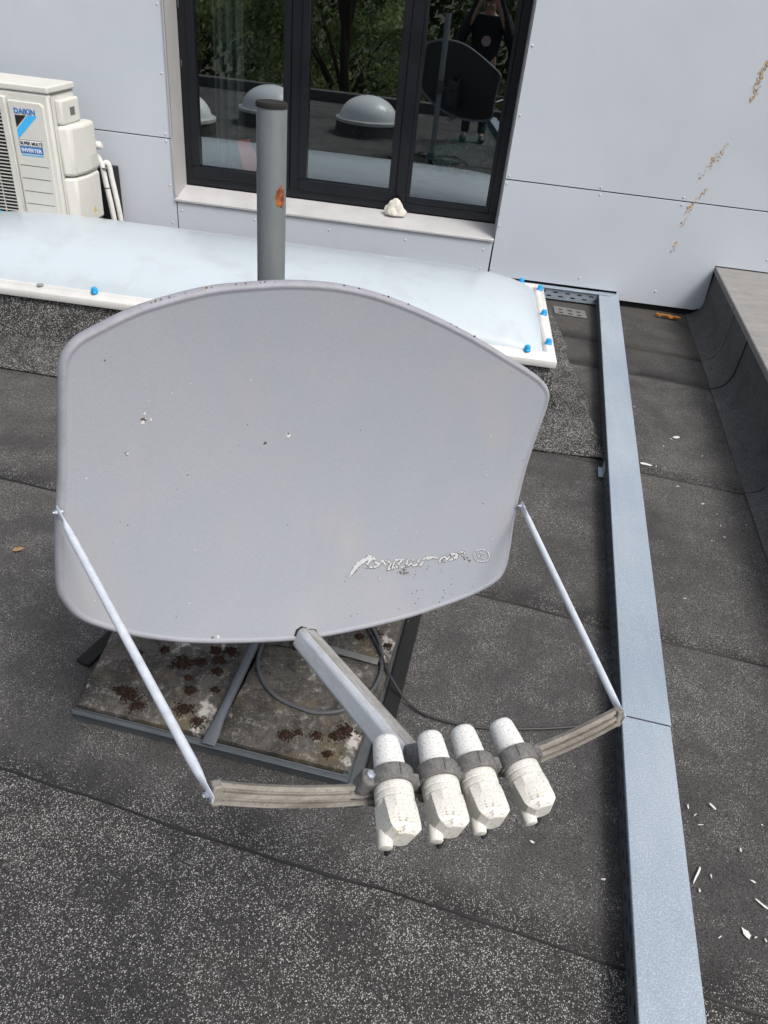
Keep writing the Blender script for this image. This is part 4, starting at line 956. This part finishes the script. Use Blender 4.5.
SM = [(.773, 1.08), (.753, 1.125), (.766, 1.105), (.83, .834), (.924, 1.106), (.853, 1.031), (.733, .917), (.753, .822), (.86, .958), (.85, .831), (.767, .955), (.913, 1.911), (.523, .907), (.369, .968), (.975, 2.755), (1.111, 2.508), (1.087, 2.264), (1.142, 2.299), (1.146, 2.372), (1.343, 2.646), (1.152, 2.45), (1.037, 2.616), (1.09, 3.019), (1.042, 2.943), (1.2, 2.9), (.97, 3.3), (1.25, 2.4)]
for x, y in SM: FLK.append((x, y, ro.uniform(.005, .014) * (1.15 if y > 2 else 1), ro.uniform(.002, .005) * (1.15 if y > 2 else 1), ro.uniform(0, 180), None))
for x, y, L, w, a, lab in FLK:
    b = MB(); K = 9; q = []
    for j in range(K):
        t_ = 2 * pi * j / K; rr = 1 + ro.uniform(-.35, .25); q.append((L / 2 * cos(t_) * rr, w / 2 * sin(t_) * rr))
    mm = Matrix.Translation((x, y, .0105)) @ Matrix.Rotation(radians(a), 4, 'Z') @ Matrix.Rotation(radians(ro.uniform(-9, 9)), 4, 'X')
    b.prism(q, 'z', 0, .0008, 0, mm); o = b.build('paint_flake', 'flake', smooth=0)
    tag(o, lab or 'small white paint flake lying on the dark roof felt', 'paint flake', None if lab else 'small paint flakes on the roof'); top(o, (x, y, .0105))

b = MB(); b.prism([(0, 0), (.010, -.006), (.026, -.005), (.036, .003), (.024, .009), (.008, .007)], 'z', 0, .002, 0, Matrix.Translation((-1.215, 1.66, .013)) @ Matrix.Rotation(.5, 4, 'Z') @ Matrix.Rotation(.18, 4, 'X'))
o = b.build('dry_leaf', 'leaf_dry', smooth=0); tag(o, 'small dry tan leaf on the felt at the left edge of the picture', 'leaf'); top(o, (-1.20, 1.66, .013))

# ------------------------------------------------------------------ behind the camera (mirrored in the window)
kb = MB(); kb.lathe([(.42, 0), (.40, .02), (.385, .13), (.30, .13)], 40, closed=False)
fb = MB(); fb.lathe([(.385, .132), (.395, .14), (.395, .17), (.36, .178), (.34, .165)], 40, closed=False)
db = MB(); db.lathe([(.35, .165)] + [(.35 * cos(t_ * pi / 20), .165 + .25 * sin(t_ * pi / 20)) for t_ in range(1, 10)] + [(.004, .415)], 40, closed=False)
first = None
for (x, y), lab in zip(((-1.22, .0), (-2.38, .12), (-3.10, 1.35)), ('round white dome skylight mirrored in the middle window pane', 'round white dome skylight mirrored in the left pane beside the mast', 'round white dome skylight mirrored at the left edge of the left pane')):
    if first is None:
        o = thing('round_skylight', lab, 'skylight', (0, 0, 0), 'round dome skylights mirrored in the window'); kids = [kb.build('kerb', 'apron', o), fb.build('frame', 'domeframe', o), db.build('dome', 'domewhite', o, smooth=70)]; first = o
    else:
        o = first.copy(); COL.objects.link(o); o['label'] = lab
        for c_ in kids: c2 = c_.copy(); COL.objects.link(c2); c2.parent = o
    o.location = (x, y, .006)
def tree(x, y, h, r, seed, leaf, lab, nl=15000, zlow=.25):
    rt = random.Random(seed); g0 = -3.6
    t_ = thing('tree', lab, 'tree', (x, y, g0), 'trees behind the photographer mirrored in the window')
    b = MB(); b.tube(spline([(x, y, g0), (x + .1, y, g0 + h * .3), (x - .05, y + .1, g0 + h * .6), (x, y, g0 + h * .9)], 6), [.17 - .14 * i / 18 for i in range(19)], 9)
    cs = []
    for i in range(26):
        a = rt.uniform(0, 2 * pi); f = rt.uniform(zlow, 1.0); rad = r * math.sqrt(max(.05, 1 - ((f - .5) / .62) ** 2)) * rt.uniform(.45, 1)
        c_ = Vector((x + rad * cos(a), y + rad * sin(a), g0 + h * f)); cs.append((c_, rt.uniform(.45, .95) * r * .48))
        if i % 2 == 0: b.tube(spline([(x, y, g0 + h * f * .62), (x + rad * .5 * cos(a), y + rad * .5 * sin(a), g0 + h * f * .86), tuple(c_)], 4), [.055 - .006 * k for k in range(9)], 6)
    b.build('trunk', 'bark', t_)
    b = MB()
    for i in range(nl):
        c_, rr = rt.choice(cs); d_ = Vector((rt.gauss(0, 1), rt.gauss(0, 1), rt.gauss(0, .8))).normalized() * rr * rt.random() ** .45
        p = c_ + d_; s_ = rt.uniform(.03, .075); q = Vector((rt.gauss(0, 1), rt.gauss(0, 1), rt.gauss(0, 1))).normalized(); w = q.orthogonal().normalized(); w2 = q.cross(w)
        b.add([p - w * s_, p + w2 * s_ * .6, p + w * s_, p - w2 * s_ * .6], [(0, 1, 2, 3)])
    b.build('crown', leaf, t_, smooth=0)
tree(-6.2, -8.0, 6.6, 1.9, 1, 'leafpale', 'leafy green tree mirrored in the left window pane')
tree(-2.7, -7.6, 6.9, 1.7, 2, 'leafpale', 'leafy green tree mirrored in the middle window pane')
tree(.8, -10.5, 7.0, 2.2, 3, 'leaf', 'dark green tree mirrored in the right window pane')
tree(-12.0, -13.0, 9.0, 3.2, 4, 'leaf', 'tall dark tree mirrored farthest left in the window')
tree(-5.6, -17.5, 9.5, 3.6, 5, 'leaf', 'broad dark tree mirrored between the left and middle panes', 15000, .15)
tree(4.5, -14.0, 9.0, 3.2, 6, 'leaf', 'dark tree mirrored right of the photographer')

hb = MB(); rh = random.Random(40)
for i in range(26000):
    x = rh.uniform(-34, 16); y = -24 + rh.uniform(-1.5, 1.5) + 1.5 * noise.noise(Vector((x * .3, 0, 0))); ht = 7.2 + 2.2 * noise.noise(Vector((x * .22, 3, 1))) + 1.0 * noise.noise(Vector((x * .9, 3, 1)))
    p = Vector((x, y, -3.6 + ht * rh.random() ** .8)); s_ = rh.uniform(.10, .24); q = Vector((rh.gauss(0, 1), rh.gauss(0, 1), rh.gauss(0, 1))).normalized(); w = q.orthogonal().normalized(); w2 = q.cross(w)
    hb.add([p - w * s_, p + w2 * s_ * .6, p + w * s_, p - w2 * s_ * .6], [(0, 1, 2, 3)])
o = hb.build('woodland', 'leafdark', smooth=0); o['kind'] = 'stuff'; tag(o, 'dark wood beyond the roof, mirrored as one mass in the window', 'wood')

# the photographer, seen only as a mirror image in the right pane
def skin_mesh(name, nodes, edges, mat, parent, levels=2, root=0):
    me = bpy.data.meshes.new(name); base = Vector(parent.get('base', (0, 0, 0)))
    me.from_pydata([Vector(p[0]) - base for p in nodes], edges, []); o = bpy.data.objects.new(name, me); COL.objects.link(o); o.parent = parent
    sk_ = o.modifiers.new('skin', 'SKIN'); sk_.use_smooth_shade = True
    for i, p in enumerate(nodes):
        d_ = me.skin_vertices[0].data[i]; d_.radius = p[1] if isinstance(p[1], tuple) else (p[1], p[1]); d_.use_root = (i == root)
    q = o.modifiers.new('sub', 'SUBSURF'); q.levels = levels; q.render_levels = levels
    bpy.context.view_layer.update()
    me2 = bpy.data.meshes.new_from_object(o.evaluated_get(bpy.context.evaluated_depsgraph_get())); bpy.data.objects.remove(o)
    me2.name = name; me2.materials.clear(); me2.materials.append(M[mat]); me2.polygons.foreach_set('use_smooth', [True] * len(me2.polygons))
    o = bpy.data.objects.new(name, me2); COL.objects.link(o); o.parent = parent; return o
fw = Vector(R[2]); upc = -Vector(R[1]); rc_ = Vector(R[0])
PH = CAM - fw * .034 - upc * .055
per = thing('person', 'person in dark top with pale shoulder stripes holding a phone, mirrored in right pane', 'person', (.05, -.44, .006))
bx_, by_ = .05, -.44
KZ = .93
nodes = [((bx_, by_, .84), (.160, .12)), ((bx_, by_ - .01, 1.02), (.155, .12)), ((bx_, by_ - .01, 1.20), (.175, .12)), ((bx_, by_, 1.315), (.09, .07)), ((bx_, by_ + .015, 1.385), .050), ((bx_, by_ + .035, 1.45), (.062, .072)), ((bx_, by_ + .045, 1.52), (.074, .088)), ((bx_, by_ + .04, 1.585), (.058, .07))]
edges = [(i, i + 1) for i in range(7)]
def chain(start, pts):
    k = start
    for p in pts: nodes.append(p); edges.append((k, len(nodes) - 1)); k = len(nodes) - 1
    return k
for s in (-1, 1):
    wv = PH + rc_ * s * .075 - upc * .075 - fw * .05; pv = PH + rc_ * s * .056 - upc * .025 - fw * .012
    chain(0, [((bx_ + s * .085, by_, .76), .078), ((bx_ + s * .10, by_ + .01, .44), .052), ((bx_ + s * .105, by_ - .01, .10), .036), ((bx_ + s * .115, by_ + .10, .035), (.038, .026))])
    w_ = chain(2, [((bx_ + s * .205, by_, 1.285), .064), ((bx_ + s * .300, by_ + .06, 1.07), .046), (tuple(wv), .025, 1), (tuple(pv), (.020, .030), 1)])
    for k, ln in enumerate((.040, .046, .043, .034)):
        r0 = pv + upc * (.026 - .017 * k); a1 = r0 + fw * .014 + rc_ * s * -.004 + upc * .004; a2 = a1 + fw * .010 - rc_ * s * ln * .5; a3 = a2 - rc_ * s * ln * .5 - fw * .002
        chain(w_, [(tuple(a1), .009, 1), (tuple(a2), .0082, 1), (tuple(a3), .007, 1)])
    t1 = pv - fw * .016 - upc * .012; t2 = t1 - rc_ * s * .022 + upc * .012 - fw * .002; chain(w_, [(tuple(t1), .0105, 1), (tuple(t2), .009, 1), (tuple(t2 - rc_ * s * .014 + upc * .012), .008, 1)])
skin_mesh('body', nodes, edges, 'skin', per)
sh = [((bx_, by_, .80), (.180, .140)), ((bx_, by_ - .01, 1.02), (.178, .140)), ((bx_, by_ - .01, 1.20), (.196, .140)), ((bx_, by_, 1.315), (.10, .085)), ((bx_, by_ + .01, 1.352), (.070, .066))]; se = [(0, 1), (1, 2), (2, 3), (3, 4)]
for s in (-1, 1):
    k = len(sh); wv_ = PH + rc_ * s * .075 - upc * .075 - fw * .05; wv_ = (wv_.x, wv_.y, wv_.z / KZ - .02); sh += [((bx_ + s * .208, by_, 1.288), .086), ((bx_ + s * .275, by_ + .035, 1.13), .078), ((bx_ + s * .305, by_ + .065, 1.055), .062), (wv_, .036)]; se += [(2, k), (k, k + 1), (k + 1, k + 2), (k + 2, k + 3)]
shirt = skin_mesh('shirt', sh, se, 'shirt', per)
for s in (-1, 1):
    for q in (0, .022):
        b = MB(); b.tube(spline([(bx_ + s * .075, by_ + .074 - q, 1.257 - q * .3), (bx_ + s * .150, by_ + .070 - q, 1.262), (bx_ + s * .215, by_ + .060 - q * .6, 1.250), (bx_ + s * .285 , by_ + .06 - q * .6, 1.185), (bx_ + s * .335, by_ + .06 - q * .6, 1.09)], 6), .008, 8); b.build('stripe', 'stripe', shirt); 
        o = COL.objects[-1]; o.data.transform(Matrix.Translation(-Vector(per['base'])))
b = MB(); b.lathe([(.055, 0), (.050, .006), (.002, .009)], 24, 0, Matrix.Translation((bx_, by_ + .135, 1.08)) @ Matrix.Rotation(radians(-82), 4, 'X')); o = b.build('emblem', 'emblem', shirt); o.data.transform(Matrix.Translation(-Vector(per['base'])))
tro = [((bx_, by_, .86), (.142, .108)), ((bx_, by_, .80), (.14, .11))]; te = [(0, 1)]
for s in (-1, 1):
    k = len(tro); tro += [((bx_ + s * .085, by_, .70), .088), ((bx_ + s * .10, by_ + .01, .44), .064), ((bx_ + s * .105, by_ - .01, .075), .056)]; te += [(1, k), (k, k + 1), (k + 1, k + 2)]
skin_mesh('trousers', tro, te, 'trousers', per)
hd = [((bx_, by_ - .03, 1.50), (.072, .06)), ((bx_, by_ - .005, 1.57), (.080, .085)), ((bx_, by_ + .03, 1.625), (.055, .06))]
skin_mesh('hair', hd, [(0, 1), (1, 2)], 'hair', per)
b = MB(); b.prism([(-.011, 0), (.011, 0), (.007, .016), (-.007, .016)], 'z', 0, .045, 0, Matrix.Translation((bx_, by_ + .115, 1.385))); b.build('nose', 'skin', per, bevel=.006, seg=3)
for s in (-1, 1):
    b = MB(); b.ball((bx_ + s * .030, by_ + .115, 1.43), (.012, .006, .007), 0, 12, 8); b.build('eye', 'print_white', per)
    b = MB(); b.ball((bx_ + s * .078, by_ + .03, 1.41), (.010, .022, .032), 0, 12, 8); b.build('ear', 'skin', per)
    b = MB(); b.ball((bx_ + s * .115, by_ + .06, .042), (.046, .125, .044), 0, 16, 10); b.build('shoe', 'shoe', per)
b = MB(); b.ball((bx_, by_ + .112, 1.36), (.026, .008, .007), 0, 14, 8); b.build('mouth', 'pink', per)
ph = MB(); pm = Matrix.Identity(4)
for i in range(3): pm[i][0] = rc_[i]; pm[i][1] = upc[i]; pm[i][2] = -fw[i]; pm[i][3] = PH[i]
ph.box((-.036, -.073, -.004), (.036, .073, .004), 0, pm); o = ph.build('phone', 'frame', bevel=.003); tag(o, 'dark smartphone held up by the mirrored person', 'phone'); top(o, PH)

for o in list(COL.objects):
    if 'base' in o: del o['base']
